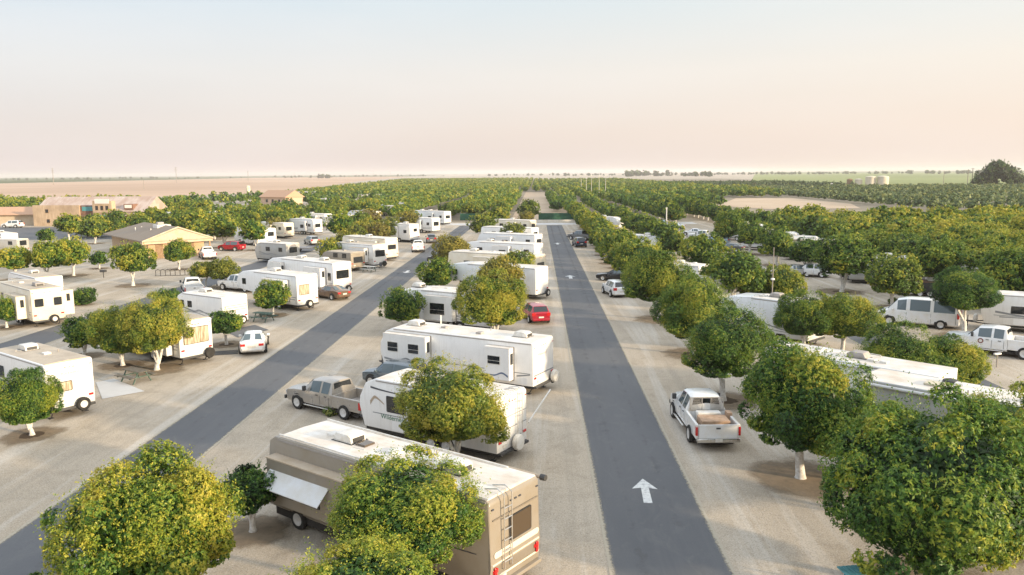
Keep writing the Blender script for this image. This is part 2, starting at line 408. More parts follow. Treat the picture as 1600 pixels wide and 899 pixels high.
# ------------------------------------------------------------------ cars
def vehicle(kind, paint, loc, heading, label, cat, group=None, name=None, detail=2, zs=1.0, glass='glass_tint'):
    """x forward.  station: (x, zlow, zbelt, ztop, halfwidth, tophalf)"""
    S = {
     'sedan': dict(L=4.75, wb=(1.42, -1.42), wr=.33, tw=.80, st=[
        (2.36, .38, .60, .64, .68, .5), (2.26, .26, .68, .74, .82, .62), (1.75, .24, .76, .84, .89, .7), (1.0, .24, .86, .93, .905, .76), (.15, .24, .91, 1.38, .91, .60),
        (-.15, .24, .92, 1.42, .91, .61), (-.20, .24, .92, 1.42, .91, .61), (-1.05, .24, .95, 1.36, .905, .59), (-1.75, .24, .98, 1.04, .90, .72), (-2.2, .26, .96, 1.01, .86, .68), (-2.36, .42, .88, .93, .74, .58)], ws=(3, 4), side=[(4, 5), (6, 7)], rw=(7, 8)),
     'suv': dict(L=4.6, wb=(1.36, -1.36), wr=.37, tw=.82, st=[
        (2.28, .42, .72, .78, .72, .5), (2.16, .30, .84, .92, .85, .64), (1.7, .28, .93, 1.02, .92, .72), (1.15, .28, 1.00, 1.08, .925, .76), (.55, .28, 1.03, 1.62, .93, .66),
        (-.35, .28, 1.05, 1.69, .93, .68), (-.42, .28, 1.05, 1.69, .93, .68), (-1.75, .28, 1.08, 1.66, .92, .66), (-1.85, .28, 1.08, 1.64, .91, .65), (-2.2, .32, 1.10, 1.16, .86, .74), (-2.3, .45, .98, 1.02, .82, .70)], ws=(3, 4), side=[(4, 5), (6, 7)], rw=(8, 9)),
     'van': dict(L=6.0, wb=(1.95, -1.75), wr=.37, tw=.86, st=[
        (3.0, .42, .80, .88, .75, .5), (2.85, .30, .98, 1.08, .92, .66), (2.45, .28, 1.12, 1.22, 1.0, .78), (2.15, .28, 1.22, 1.32, 1.01, .82), (1.45, .28, 1.28, 2.12, 1.02, .74),
        (.75, .28, 1.28, 2.26, 1.03, .80), (.55, .28, 1.28, 2.27, 1.03, .80), (-1.0, .28, 1.28, 2.28, 1.03, .80), (-1.15, .28, 1.28, 2.28, 1.03, .80), (-2.75, .28, 1.28, 2.26, 1.02, .79), (-2.98, .36, 1.24, 2.14, .99, .76)], ws=(3, 4), side=[(4, 5), (6, 7), (8, 9)], rw=(9, 10)),
     'pickup': dict(L=6.0, wb=(1.95, -1.75), wr=.40, tw=.86, st=[
        (3.0, .48, .86, .92, .80, .6), (2.88, .36, 1.00, 1.08, .95, .74), (2.3, .36, 1.10, 1.17, .98, .80), (1.55, .36, 1.14, 1.21, .985, .82), (.95, .36, 1.16, 1.78, .985, .68),
        (.15, .36, 1.17, 1.86, .985, .70), (.05, .36, 1.17, 1.86, .985, .70), (-.55, .36, 1.17, 1.83, .985, .69), (-.62, .36, 1.17, 1.80, .985, .68), (-.78, .36, 1.17, 1.20, .98, .90)], ws=(3, 4), side=[(4, 5), (6, 7)], rw=(8, 9)),
    }[kind]
    root = empty(name or {'sedan': 'parked_sedan', 'suv': 'parked_suv', 'van': 'passenger_van', 'pickup': 'pickup_truck'}[kind], (loc[0], loc[1], 0), heading)
    root.scale = (zs, zs, zs)
    tag(root, label, cat, group)
    st = S['st']; pm = 'paint_' + paint; wr = S['wr']
    def sec(s):
        x, zl, zb, zt, w_, wt = s
        return [(x, w_ * .86, zl), (x, w_ * .97, zl + .10), (x, w_, zl + (zb - zl) * .55), (x, w_ * .965, zb), (x, wt, zt - .06), (x, wt * .80, zt), (x, 0, zt + .03)]
    secs = [sec(s) for s in st]
    mb = MB(); rows = []
    for sc_ in secs:
        ring = [mb.b.verts.new(p) for p in sc_] + [mb.b.verts.new((p[0], -p[1], p[2])) for p in sc_[-2::-1]]
        rows.append(ring)
    K = len(rows[0])
    for A, B in zip(rows, rows[1:]):
        for k in range(K - 1): mb.b.faces.new((A[k], A[k + 1], B[k + 1], B[k]))
        mb.b.faces.new((A[K - 1], A[0], B[0], B[K - 1]))
    mb.b.faces.new(rows[0]); mb.b.faces.new(rows[-1][::-1])
    body = mb.build('body', pm, root, smooth=True)
    body.data.set_sharp_from_angle(angle=R(28))
    def pan(nm, i0, i1, r0, r1, sgn, ins=.07, mat=glass, both=False):
        def pt(i, r): 
            p = Vector(secs[i][r]); p.y *= sgn; return p
        a, b_, c, d = pt(i0, r0), pt(i0, r1), pt(i1, r1), pt(i1, r0)
        if both:   # across the car
            a, b_, c, d = pt(i0, r0), Vector((pt(i0, r0).x, -pt(i0, r0).y, pt(i0, r0).z)), None, pt(i1, r1)
            c = Vector((d.x, -d.y, d.z))
        cen = (a + b_ + c + d) / 4; n_ = (b_ - a).cross(d - a).normalized()
        if n_.dot(cen - Vector((0, 0, .9))) < 0: n_ = -n_
        q = [p.lerp(cen, ins) for p in (a, b_, c, d)]
        m2 = MB()
        lo = [m2.b.verts.new(p - n_ * .02) for p in q]; hi = [m2.b.verts.new(p + n_ * .010) for p in q]
        m2.b.faces.new(hi); m2.b.faces.new(lo[::-1])
        for i in range(4): m2.b.faces.new((lo[i], lo[(i + 1) % 4], hi[(i + 1) % 4], hi[i]))
        return m2.build(nm, mat, root)
    i0, i1 = S['ws']
    # windshield as a flat pane between cowl edge and roof edge
    def glassq(nm, pa, pb, ins=.06, lift=.012, mat=glass):
        a = Vector(pa); d = Vector(pb); b_ = Vector((a.x, -a.y, a.z)); c = Vector((d.x, -d.y, d.z))
        cen = (a + b_ + c + d) / 4; n_ = (b_ - a).cross(d - a).normalized()
        if n_.dot(cen - Vector((0, 0, 1.0))) < 0: n_ = -n_
        q = [p.lerp(cen, ins) for p in (a, b_, c, d)]
        m2 = MB(); lo = [m2.b.verts.new(p - n_ * .03) for p in q]; hi = [m2.b.verts.new(p + n_ * lift) for p in q]
        m2.b.faces.new(hi); m2.b.faces.new(lo[::-1])
        for i in range(4): m2.b.faces.new((lo[i], lo[(i + 1) % 4], hi[(i + 1) % 4], hi[i]))
        return m2.build(nm, mat, root)
    def lipped(i): s = secs[i]; return (s[4][0], s[4][1] * .97, s[5][2] - .012)
    glassq('windshield', lipped(i0), lipped(i1), lift=.03)
    if kind == 'van' : window(root, 'B', 2.985, -.6, .6, 1.35, 1.95, glass)
    else: glassq('rear_window', lipped(S['rw'][1]) if kind != 'pickup' else (-.72, .72, 1.24), lipped(S['rw'][0]) if kind != 'pickup' else (-.63, .62, 1.76), lift=.03, mat='glass_dark' if kind in ('pickup', 'suv') else glass)
    for sgn in (1, -1):
        for (a, b_) in S['side']: pan('side_window', a, b_, 3, 4, sgn)
    if kind in ('sedan', 'suv'):
        for sgn in (1, -1):
            i = S['rw'][0] if kind == 'sedan' else 7
            # rear quarter
    if kind == 'pickup':
        m2 = MB(); L2 = -3.0; z0, z1 = .52, 1.20
        for sgn in (1, -1):
            y0, y1 = sorted((sgn * .985, sgn * .86)); m2.box(L2 + .03, -.79, y0, y1, z0, z1, .03)
        m2.box(L2 + .03, -.79, -.86, .86, z0 + .05, z0 + .12); m2.box(-.87, -.79, -.86, .86, z0 + .12, z1 - .02)
        m2.build('bed', pm, root)
        MB().box(L2 + .10, -.88, -.855, .855, z0 + .122, z0 + .15).build('bed_liner', 'plastic_grey' if paint == 'pewter' else 'plastic_dark', root)
        tg = MB().box(L2, L2 + .07, -.855, .855, z0 + .06, z1 + .0, .02).build('tailgate', pm, root)
        MB().box(L2 - .02, L2 - .001, -.10, .10, z0 + .48, z0 + .55, .008).build('handle', 'plastic_dark', tg)
        MB().box(L2 - .17, L2 + .05, -.96, .96, .42, .60, .04).build('rear_bumper', 'chrome' if paint == 'white' else 'plastic_grey', root)
        MB().box(L2 - .19, L2 - .171, -.16, .16, .46, .60).build('license_plate', 'plate', root)
        MB().box(3.0, 3.12, -.95, .95, .42, .64, .04).build('front_bumper', 'plastic_dark', root)
        MB().box(2.96, 3.03, -.62, .62, .66, .90, .02).build('grille', 'plastic_dark', root)
        for sgn in (1, -1):
            y = sgn * .90
            MB().box(L2 - .02, L2 + .16, min(y, y + sgn * .10), max(y, y + sgn * .10), .70, 1.10, .015).build('taillight', 'red_lamp', root)
            MB().box(2.86, 3.0, min(sgn * .62, sgn * .90), max(sgn * .62, sgn * .90), .74, .96, .03).build('headlight', 'headlamp', root)
            MB().box(-.6, 1.35, min(sgn * .99, sgn * 1.09), max(sgn * .99, sgn * 1.09), .36, .42, .02).build('side_step', 'chrome', root)
    else:
        sr = st[-1]; xr = -S['L'] / 2 + .02; zb = sr[2]
        MB().box(xr - .04, xr + .12, -sr[4] * .96, sr[4] * .96, .36, .56, .05).build('rear_bumper', pm, root)
        MB().box(xr - .065, xr - .041, -.24, .24, .60 if kind == 'sedan' else .62, .74 if kind == 'sedan' else .76, .0).build('license_plate', 'plate', root)
        for sgn in (1, -1):
            zt = {'sedan': (.70, .88), 'suv': (.80, 1.10), 'van': (.90, 1.35)}[kind]
            y0, y1 = sorted((sgn * sr[4] * .62, sgn * (sr[4] + (.06 if kind != 'van' else 0))))
            if kind == 'van': y0, y1 = sorted((sgn * .86, sgn * 1.0))
            MB().box(xr - .03, xr + .14, y0, y1, zt[0], zt[1], .025).build('taillight', 'red_lamp', root)
            xf = st[1][0]; MB().box(xf - .18, xf + .06, min(sgn * .55, sgn * .80), max(sgn * .55, sgn * .80), st[1][2] - .12, st[1][2] + .01, .03).build('headlight', 'headlamp', root)
        MB().box(st[0][0] - .05, st[0][0] + .03, -.50, .50, .46, .62, .02).build('grille', 'plastic_dark', root)
    W_ = st[4][4]
    if kind != 'pickup' or True:
        for sgn in (1, -1):
            zz = st[i0][2] + .04; xx = st[i0 + 1][0] + .28
            MB().box(xx - .06, xx + .08, min(sgn * W_, sgn * (W_ + .20)), max(sgn * W_, sgn * (W_ + .20)), zz, zz + (.28 if kind == 'pickup' else .16), .03).build('mirror', 'plastic_dark' if kind in ('pickup',) else pm, root)
        # door seams and handles
        m2 = MB()
        for sgn in (1, -1):
            for (a, b_) in S['side']:
                for xx in (secs[b_][3][0] - .03,):
                    y = sgn * (W_ * 1.001); m2.box(xx - .008, xx + .008, min(y, y + sgn * .004), max(y, y + sgn * .004), st[4][1] + .16, st[4][2] - .12)
        m2.build('door_seam', 'black_trim', root)
        m2 = MB()
        for sgn in (1, -1):
            for (a, b_) in S['side']:
                xx = secs[b_][3][0] + .22; y = sgn * (W_ * .985); zz = st[4][2] - .14
                m2.box(xx - .09, xx + .09, min(y, y + sgn * .04), max(y, y + sgn * .04), zz, zz + .035, .008)
        m2.build('door_handle', 'plastic_dark' if kind == 'pickup' else pm, root)
    for x in S['wb']:
        for sgn in (1, -1):
            ya = sgn * (W_ + .004)
            mb = MB()
            pts = [(x + (wr + .10) * math.cos(R(a)), wr + (wr + .10) * math.sin(R(a))) for a in range(-12, 193, 15)]
            mb.prism(pts, PL('L' if sgn > 0 else 'R', W_ * .985), -.05, .006)
            mb.build('wheel_arch', 'undercarriage', root)
            wheel(root, x, sgn * (W_ - .045), wr, .24, sgn)
    MB().box(-S['L'] / 2 + .35, S['L'] / 2 - .35, -W_ * .8, W_ * .8, .20, st[4][1] + .02).build('underbody', 'undercarriage', root)
    return root

# ------------------------------------------------------------------ recreational vehicles
def rv(name, label, cat, group, corner, pix, zr, heading, L, kind='trailer', W=2.5, H=3.15, body='rv_white', roof='rv_roof', stripes='stripe_tan', slides=(),
       rear_win=None, rear_glass='glass_dark', ladder=None, spare=None, ac=(0,), vents=1, wheels=True, side_wins=None, door=True, awning=True, swoosh=True, lower=None, letters=None, detail=2, pos=None, bot=.55, chassis=True, front_win=False, acmat='plastic_white'):
    """corner: which roof corner lies at the photo pixel: 'RL','RR','FL','FR', or 'C' (pos in metres)."""
    h = heading
    if pos is None:
        p = P(pix[0], pix[1], zr)
        lx = {'R': -L / 2, 'F': L / 2, 'C': 0}[corner[0]]; ly = {'L': W / 2, 'R': -W / 2, 'C': 0}[corner[-1]]
        cx = p.x - (lx * math.cos(h) - ly * math.sin(h)); cy = p.y - (lx * math.sin(h) + ly * math.cos(h))
    else: cx, cy = pos
    root = empty(name, (cx, cy, 0), h); tag(root, label, cat, group)
    x0, x1 = -L / 2, L / 2
    if kind == 'trailer': prof = [(x0, bot), (x0 - .0, H - .12), (x0 + .12, H), (x1 - 1.1, H), (x1 - .45, H - .28), (x1 - .05, H - 1.0), (x1, 1.55), (x1 - .30, bot)]
    elif kind == 'fifth': prof = [(x0, bot), (x0, H - .12), (x0 + .12, H), (x1 - 2.9, H), (x1 - 1.1, H - .10), (x1 - .35, H - .42), (x1, H - 1.1), (x1 - .15, 1.50), (x1 - 2.5, 1.42), (x1 - 2.7, bot)]
    elif kind == 'motorhome': prof = [(x0, bot - .1), (x0 - .04, 1.2), (x0, H - .14), (x0 + .14, H), (x1 - .55, H), (x1 - .22, H - .22), (x1, 1.5), (x1, bot)]
    elif kind == 'box': prof = [(x0, bot), (x0, H), (x1, H), (x1, bot)]
    else: prof = [(x0, bot), (x0, H - .1), (x0 + .1, H), (x1 - 1.9, H), (x1 - .95, H - .12), (x1 - .55, H - .55), (x1 - .65, 2.0), (x1 - 1.9, 1.95), (x1 - 2.1, bot)]   # class c
    bd = MB().prism(prof, lambda u, z, d: (u, d, z), -W / 2, W / 2, .07 if kind != 'box' else .03, 2).build('body', body, root, smooth=True)
    rend = {'trailer': x1 - 1.15, 'fifth': x1 - 2.95, 'motorhome': x1 - .7, 'box': x1 - .05}.get(kind, x1 - 2.0)
    rf = [(W / 2 - .04, H - .05), (W / 2 - .09, H + .010), (0, H + .055), (-W / 2 + .09, H + .010), (-W / 2 + .04, H - .05)]
    MB().prism(rf, lambda u, z, d: (d, u, z), x0 + .10, rend).build('roof', roof, root)
    g = MB()
    for sgn in (1, -1):
        y = sgn * (W / 2 - .005); g.box(x0 + .12, rend, min(y, y + sgn * .02), max(y, y + sgn * .02), H - .13, H - .07)
    g.build('gutter', 'plastic_grey', root)
    zt = H + .05
    for k, ax in enumerate(ac):
        c_ = MB(); a, b_, c2, d = ax - .48, ax + .48, -.36, .36
        c_.prism([(a, zt - .03), (a + .05, zt + .22), (a + .2, zt + .30), (b_ - .12, zt + .30), (b_, zt + .08), (b_, zt - .03)], lambda u, z, dd: (u, dd, z), c2, d, .04)
        co = c_.build('air_conditioner', acmat, root, smooth=True)
        MB().box(a - .012, a + .03, -.26, .26, zt + .02, zt + .18).build('grille', 'plastic_dark', co)
        MB().box(a - .06, b_ + .06, c2 - .05, d + .05, zt - .03, zt + .0).build('gasket', 'plastic_dark', co)
    rng = random.Random(hash(label) % 9999 if False else sum(map(ord, label)))
    for k in range(vents):
        vx = x0 + L * (.2 + .6 * (k + .5) / vents) + rng.uniform(-.3, .3); vy = rng.choice((-.35, .35, 0, .5))
        if any(abs(vx - a) < .9 for a in ac): vx += 1.3
        if vx > rend - .4: vx = rend - .5
        v = MB().box(vx - .19, vx + .19, vy - .19, vy + .19, zt - .03, zt + .10, .03).build('roof_vent', rng.choice(('plastic_white', 'plastic_grey', 'plastic_white')), root)
    if detail >= 2:
        px = x0 + L * .36; MB().tube([(px, -.7, zt - .05), (px, -.7, zt + .13)], .035).build('vent_pipe', 'plastic_grey', root)
        ax_ = x0 + L * .62
        MB().tube([(ax_, .7, zt - .04), (ax_ - .05, .7, zt + .10), (ax_ - .7, .7, zt + .12)], .018, 6).build('antenna', 'plastic_white', root)
    # skirt / frame
    if chassis and kind != 'motorhome':
        xe = {'fifth': x1 - 2.8, 'class_c': x1 - .6}.get(kind, x1 - .3)
        MB().box(x0 + .08, xe, -W / 2 + .15, W / 2 - .15, bot - .17, bot + .01).build('chassis', 'undercarriage', root)
        if detail >= 2:
            for (lx, ly) in ((x0 + .5, .9), (x0 + .5, -.9), (xe - .4, .9), (xe - .4, -.9)):
                MB().tube([(lx - .25, ly, bot - .15), (lx, ly, .03)], .035, 6).box(lx - .12, lx + .12, ly - .12, ly + .12, 0, .035).build('stabilizer', 'plastic_dark', root)
    if kind == 'motorhome':
        MB().box(x0 + .3, x1 - .3, -W / 2 + .1, W / 2 - .1, .22, bot - .02).build('chassis', 'undercarriage', root)
    if wheels:
        ws = {'trailer': (-.45 - .1 * L, .42 - .1 * L), 'fifth': (-.45 - .16 * L, .42 - .16 * L), 'motorhome': (x0 + 2.9, x1 - 1.7), 'box': (-.45, .40)}.get(kind, (x0 + 2.2, x1 - 1.0))
        for wx in ws:
            for sgn in (1, -1):
                pts = [(wx + .47 * math.cos(R(a)), .37 + .47 * math.sin(R(a))) for a in range(0, 181, 15)]
                pts = [(u, max(z, bot + .0)) for u, z in pts]
                MB().prism([(wx - .47, bot - .02)] + pts[::-1] + [(wx + .47, bot - .02)] if False else [(wx + .47, bot + .001), (wx + .33, bot + .26), (wx - .33, bot + .26), (wx - .47, bot + .001)], PL('L' if sgn > 0 else 'R', W / 2), -.05, .004).build('wheel_well', 'undercarriage', root)
                wheel(root, wx, sgn * (W / 2 - .06), .38, .22, sgn)
    if kind == 'trailer' and detail >= 1:
        MB().tube([(x1 - .4, .7, .46), (x1 + 1.15, 0, .46), (x1 - .4, -.7, .46)], .05, 6).tube([(x1 + .9, 0, .05), (x1 + .9, 0, .95)], .04, 6).build('hitch', 'plastic_dark', root)
        pt = MB()
        for sgn in (.2, -.2): pt.lathe([(0, .50), (.15, .50), (.16, .60), (.16, .95), (.10, 1.05), (0, 1.08)], (x1 + .35, sgn, 0), 'z', 12)
        pt.build('propane_tank', 'plastic_white', root, smooth=True)
    if kind == 'fifth' and detail >= 1:
        MB().box(x1 - 1.7, x1 - 1.1, -.35, .35, 1.05, 1.47, .04).build('kingpin', 'plastic_dark', root)
        for sgn in (.8, -.8): MB().tube([(x1 - 2.45, sgn, .02), (x1 - 2.45, sgn, 1.5)], .05, 6).build('landing_leg', 'plastic_dark', root)
    if kind == 'class_c':
        cb = MB().prism([(x1 - 2.15, .45), (x1 - 2.15, 1.95), (x1 - 1.25, 1.95), (x1 - .75, 1.25), (x1, 1.1), (x1 + .05, .5)], lambda u, z, d: (u, d, z), -.98, .98, .08).build('cab', body, root, smooth=True)
        for s_ in 'LR': window(cb, s_, .98, x1 - 1.95, x1 - 1.25, 1.25, 1.75, 'glass_tint')
    # window lists
    if side_wins is None:
        side_wins = {'L': [(x0 + .9, x0 + 1.7, 1.75, 2.35), (x1 - 3.4, x1 - 2.5, 1.75, 2.35)], 'R': [(x0 + .9, x0 + 1.7, 1.75, 2.35), (.2, 1.3, 1.75, 2.35)]}
    for s_, lst in side_wins.items():
        for q in lst: window(root, s_, W / 2, *q[:4], q[4] if len(q) > 4 else 'glass_dark', split=True)
    if door and detail >= 1:
        dx = x1 - (3.6 if kind == 'fifth' else 2.2)
        dd = MB().prism(rr(dx - .38, dx + .38, bot + .12, bot + 1.98, .06), PL('R', W / 2), -.01, .02).build('door', body, root)
        MB().box(dx + .26, dx + .32, -W / 2 - .05, -W / 2 - .02, bot + .95, bot + 1.1).build('handle', 'plastic_dark', dd)
    if awning:
        y = -W / 2 - .09
        MB().tube([(x0 + .5, y, H - .16), (x0 + min(5.5, L - 2.0), y, H - .16)], .075, 8).build('awning_roll', 'awning_tan' if 'tan' in body or 'cream' in body else 'awning_white', root)
    # body stripes
    if stripes:
        sides = 'LR'
        for s_ in sides:
            band(root, s_, W / 2, [(x0 + .2, 1.30), (x1 - (.9 if kind != 'fifth' else 3.0), 1.30)], (.045, .045), stripes)
            if swoosh:
                e_ = x1 - (1.0 if kind not in ('fifth', 'class_c') else 3.0)
                band(root, s_, W / 2 + .003, [(x0 + .3, 1.08), (x0 + L * .28, 1.16), (x0 + L * .48, 1.44), (x0 + L * .6, 1.30), (e_, 1.58)], (.05, .16), stripes)
                band(root, s_, W / 2 + .005, [(x0 + .8, .98), (x0 + L * .35, 1.02), (x0 + L * .55, 1.2), (e_ - .3, 1.18)], (.03, .08), 'stripe_grey')
        if detail >= 2:
            for s_ in 'LR':
                cm = MB()
                for (a, b_, z0, z1) in ((x0 + .4, x0 + 1.1, bot + .1, bot + .48), (x0 + 1.5 + L * .45, x0 + 2.4 + L * .45, bot + .1, bot + .5)):
                    if a > x1 - 3.2 and kind == 'fifth': continue
                    cm.prism(rr(a, b_, z0, z1, .03), PL(s_, W / 2), -.004, .012)
                cm.build('hatch', body, root)
    if lower:
        for s_ in 'LR': MB().prism([(x0 + .08, bot + .04), (x0 + .08, 1.05), (x1 - (3.0 if kind == 'fifth' else .7), 1.05), (x1 - (3.0 if kind == 'fifth' else .7), bot + .04)], PL(s_, W / 2), -.004, .004).build('lower_panel', lower, root)
    # rear
    off = -x0 + (.0 if kind != 'motorhome' else .03)
    if rear_win:
        for q in (rear_win if isinstance(rear_win[0], tuple) else [rear_win]): window(root, 'B', off, *q[:4], rear_glass, name='rear_window', r=.07)
    for sgn in (1, -1):
        y0, y1 = sorted((sgn * (W / 2 - .10), sgn * (W / 2 - .34)))
        MB().box(x0 - .035 - (.03 if kind == 'motorhome' else 0), x0 + .02, y0, y1, bot + .42, bot + .54, .01).build('taillight', 'red_lamp', root)
    if detail >= 1:
        cl = MB()
        for y in (-.22, 0, .22, W / 2 - .14, -W / 2 + .14): cl.box(x0 - .02 - (.02 if kind == 'motorhome' else 0), x0 + .03, y - .05, y + .05, H - .34, H - .30)
        cl.build('marker_light', 'red_lamp' if body != 'rv_tan' else 'stripe_dark', root)
        MB().box(x0 - .16, x0 + .03, -W / 2 + .08, W / 2 - .08, bot - .10, bot + .02, .02).build('rear_bumper', 'plastic_dark' if body != 'rv_tan' else body, root)
        MB().box(x0 - .03 - (.02 if kind == 'motorhome' else 0), x0 + .02, W / 2 - .75, W / 2 - .45, bot + .15, bot + .30).build('license_plate', 'plate', root)
    if letters: 
        for (s, side, u, z, sz, mt) in letters: text(root, s, side, off if side in 'B' else W / 2, u, z, sz, mt)
    if ladder is not None:
        ld = MB(); y = ladder; xx = x0 - .13
        for dy in (-.19, .19):
            ld.tube([(x0, y + dy, .95), (xx, y + dy, 1.0), (xx, y + dy, H + .02), (x0 + .12, y + dy, H + .16), (x0 + .6, y + dy, H + .05)], .02, 6)
        for k in range(6): ld.tube([(xx, y - .19, 1.2 + k * .34), (xx, y + .19, 1.2 + k * .34)], .018, 6)
        ld.build('ladder', 'aluminium', root)
    if spare:
        kind_, y, z = spare
        sp = MB().lathe([(0, .16), (.22, .17), (.34, .14), (.37, .07), (.37, -.07), (.3, -.10), (0, -.10)] if kind_ == 'cover' else [(.20, .10), (.33, .11), (.37, .06), (.37, -.06), (.20, -.10)] + ([(.20, .10)] if kind_ == 'bare' else []), (0, 0, 0), 'x', 24)
        for v in sp.b.verts: v.co = Vector((x0 - .20 - v.co.x, y + v.co.y, z + v.co.z))
        so2 = sp.build('spare_tyre', {'cover': 'plastic_white', 'bare': 'rubber', 'dark': 'rubber'}[kind_], root, smooth=True)
        if kind_ == 'bare':
            rm = MB().lathe([(0, .09), (.06, .09), (.08, .03), (.20, .08), (.21, -.08), (0, -.08)], (0, 0, 0), 'x', 20)
            for v in rm.b.verts: v.co = Vector((x0 - .20 - v.co.x, y + v.co.y, z + v.co.z))
            rm.build('rim', 'plastic_white', so2, smooth=True)
        MB().box(x0 - .14, x0, y - .05, y + .05, z - .45, z + .05).build('spare_bracket', 'plastic_dark', root)
    if detail == 1 and not slides and kind in ('fifth', 'motorhome', 'trailer') and L > 8:
        xa = rng.uniform(-L * .36, -L * .1); xb = xa + rng.uniform(2.4, 3.6)
        slides = [('L', xa, xb, .85, H - .45, rng.uniform(.45, .8), [(xa + .5, xa + 1.6, 1.5, 2.2)])]
    # slide-outs: (side, xa, xb, z0, z1, depth, [windows], extras)
    for s in slides:
        sd_, xa, xb, z0, z1, dp = s[:6]
        y0, y1 = (W / 2 - .3, W / 2 + dp)
        if sd_ == 'R': y0, y1 = -y1, -y0
        sl = MB().box(xa, xb, y0, y1, z0, z1, .03).build('slide_out', s[8] if len(s) > 8 else body, root)
        yo = W / 2 + dp
        MB().box(xa + .0, xb - .0, min(y0, y1), max(y0, y1), z1 + .002, z1 + .03).build('slide_roof', s[7] if len(s) > 7 else roof, sl)
        fr = MB()
        for (a, b_, c_, d_) in ((xa - .05, xb + .05, z1 - .01, z1 + .05), (xa - .05, xb + .05, z0 - .05, z0 + .01), (xa - .06, xa - .001, z0, z1), (xb + .001, xb + .06, z0, z1)):
            fr.prism([(a, c_), (b_, c_), (b_, d_), (a, d_)], PL(sd_, W / 2), -.01, .03)
        fr.build('slide_frame', 'plastic_grey' if 'white' in body else body, sl)
        for q in (s[6] if len(s) > 6 else []): window(sl, sd_, yo, *q[:4], q[4] if len(q) > 4 else 'glass_dark', frame='plastic_white' if detail >= 2 and 'white' in body else 'black_trim', split=True)
        if detail >= 2 or dp > .6:
            yc = (W / 2 + dp * .5) * (1 if sd_ == 'L' else -1)
            e_ = MB(); e_.box(xa - .02, xa - .001, yc - .14, yc + .14, z1 - .95, z1 - .30, .0); e_.build('window', 'glass_dark', sl)
    return root

# ------------------------------------------------------------------ trees
def np_mesh(name, V, nq, tone=None, mat=None):
    me = bpy.data.meshes.new(name)
    n = V.shape[0]
    me.vertices.add(n); me.vertices.foreach_set('co', V.astype(np.float32).ravel())
    me.loops.add(nq * 4); me.loops.foreach_set('vertex_index', np.arange(nq * 4, dtype=np.int32))
    me.polygons.add(nq); me.polygons.foreach_set('loop_start', np.arange(0, nq * 4, 4, dtype=np.int32))
    me.update(calc_edges=True)
    if tone is not None:
        a = me.attributes.new('tone', 'FLOAT', 'POINT'); a.data.foreach_set('value', np.repeat(tone, 4).astype(np.float32))
    if mat: me.materials.append(M(mat))
    return me
def leaf_quads(c, nrm, size, rs, asp=.5, D=None):
    """rhombus leaves at centres c with normals nrm, long axis D (or random)"""
    n = len(c)
    d = rs.normal(size=(n, 3)) if D is None else D + rs.normal(size=(n, 3)) * .15
    d = d - nrm * np.sum(d * nrm, 1, keepdims=True); d /= np.linalg.norm(d, axis=1, keepdims=True) + 1e-9
    e = np.cross(nrm, d); s = size[:, None]
    V = np.empty((n, 4, 3)); V[:, 0] = c - d * s * .5; V[:, 2] = c + d * s * .5
    V[:, 1] = c + e * s * .5 * asp + nrm * s * .10 - d * s * .05; V[:, 3] = c - e * s * .5 * asp + nrm * s * .10 - d * s * .05
    return V.reshape(-1, 3)
